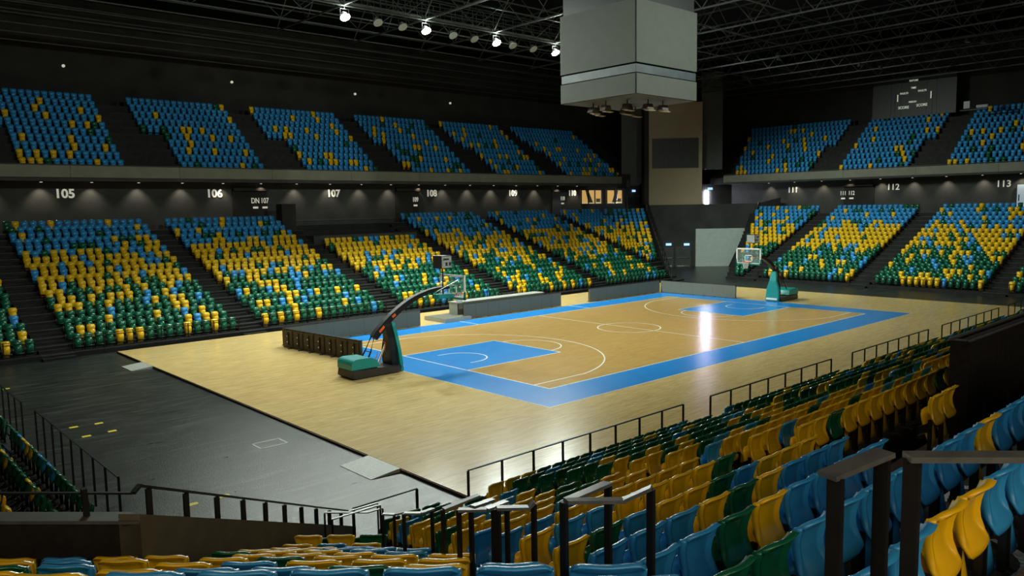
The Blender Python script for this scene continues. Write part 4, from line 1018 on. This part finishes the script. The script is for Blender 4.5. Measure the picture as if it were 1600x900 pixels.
# ------------------------------------------------------------------ handrails of the stepped joint, from the top (nearest) to the bottom
def joint(k, off=0):   # point on the joint line for a fractional row k
    return Vector((-27.2-.325*k+off, -(15.8+.8*k), 0))
def handrail(pts, posts, label, wd=.06, th=.02, pw=.05):
    o_ = Vector(pts[0]); o_.z = 0; e = empty('aisle_handrail', o_, label, 'handrail', 'handrails stepping down the joint')
    P = [Vector(p)-o_ for p in pts]
    for a, b in zip(P, P[1:]): MB().bar(a, b, wd, th).build('top_bar', 'railtop', e)
    for (x, y, z0, z1) in posts: MB().bar((x-o_.x, y-o_.y, z0), (x-o_.x, y-o_.y, z1), pw, pw*.55).build('post', 'rail', e)
    return e
HR = []
def unproj(px, py, dist):
    d = Fv+R2*((px-800)/F_PX)-U2*((py-450)/F_PX); return CAM+d*dist
def rail_px(pts, posts, label, wd=.06, pw=.05):
    # points given as distance along the view axis and height in metres at their place on the stair line
    return handrail([unproj(*p) for p in pts], [(lambda a, b: (a.x, a.y, b, a.z))(unproj(*q[:3]), q[3]) for q in posts], label, wd, .02, pw)
rail_px([(1292, 744, 2.9), (1384, 707, 3.05)], [(1306, 745, 2.9, 4.4), (1379, 712, 3.05, 4.4)], 'short thick dark handrail in front of the blue seats', .085, .055)
rail_px([(1417, 714, 2.55), (1760, 714, 2.5)], [(1426, 716, 2.55, 4.4), (1752, 716, 2.5, 4.4)], 'thick dark level handrail running off the right edge', .07, .05)
rail_px([(887, 782, 4.4), (950, 755, 4.75)], [(950, 757, 4.75, 3.7)], 'dark handrail with an open end left of the thick one', .06, .045)
rail_px([(884, 783, 4.25), (974, 782, 4.4), (1018, 762, 4.35)], [(881, 785, 4.25, 3.8), (1017, 764, 4.35, 3.8)], 'dark bent handrail among the blue and yellow seats', .06, .045)
rail_px([(776, 794, 5.3), (826, 793, 5.35), (835, 784, 5.35)], [(834, 787, 5.35, 3.3), (778, 796, 5.3, 3.3)], 'short bent handrail below the open ended one', .055, .04)
rail_px([(716, 797, 5.9), (760, 796, 5.9), (791, 784, 6.1)], [(736, 798, 5.9, 3.0), (771, 795, 6.0, 3.0)], 'bent handrail, fourth up from the foot of the steps', .055, .04)
rail_px([(738, 792, 5.7), (770, 781, 5.9)], [(792, 787, 6.1, 3.0), (717, 797, 5.9, 2.9)], 'short open ended handrail between the bent ones', .05, .04)
rail_px([(693, 796, 6.8), (748, 774, 7.0)], [(692, 797, 6.8, 2.6)], 'sloping open ended handrail, third up from the foot', .055, .04)
rail_px([(631, 802, 8.0), (657, 802, 8.0), (677, 795, 8.2)], [(631, 803, 8.0, 2.2), (675, 797, 8.2, 2.2)], 'bent handrail, second up from the foot of the steps', .05, .04)
rail_px([(598, 803, 10.3), (616, 804, 10.3), (650, 796, 10.8)], [(598, 804, 10.3, 1.4), (616, 805, 10.3, 1.4)], 'lowest bent handrail beside the wedge block', .05, .04)
rail_px([(507, 801, 13.6), (574, 801, 13.8), (598, 794, 13.9)], [(507, 802, 13.6, .3), (598, 795, 13.9, .1)], 'slim stair rail at the foot of the corner parapet', .035, .035)
rail_px([(518, 812, 13.2), (594, 789, 13.9)], [(519, 812, 13.2, .3), (594, 790, 13.9, .1)], 'slim sloping stair rail nearest the corner parapet', .035, .035)
rail_px([(545, 799, 14.2), (590, 786, 14.4)], [(590, 787, 14.4, .0)], 'slim sloping stair rail farthest down the steps', .035, .035)

# pale curved marks woven into the carpet of the nearest steps
def curve_mark(x, y, z, rot, lab):
    mb = MB(); n_ = 10; P = []
    for i in range(n_+1):
        t_ = i/n_; P.append((.78*t_-.39, .20*math.sin(t_*math.pi)))
    for i in range(n_):
        a = Vector((*P[i], 0)); b = Vector((*P[i+1], 0)); d = (b-a).normalized(); s2 = Vector((-d.y, d.x, 0))*(.022+.03*math.sin(math.pi*(i+.5)/n_))
        mb.quad(a-s2, b-s2, b+s2, a+s2)
    o = mb.build('carpet_mark', 'mark'); o.location = (x, y, z+.006); o.rotation_euler = (0, 0, rot)
    tag(o, 'pale curved line woven into the dark carpet of the nearest steps', 'carpet mark', 'curved carpet marks')
for k in (13, 14, 15, 16):
    for i in range(6):
        curve_mark(-31.3+.85*i+(.4 if k % 2 else 0), -yn(k)+(.12 if i % 2 else .26), zn(k)-SEAT_H, R((20, 200, -20, 160)[(i+k) % 4]), '')
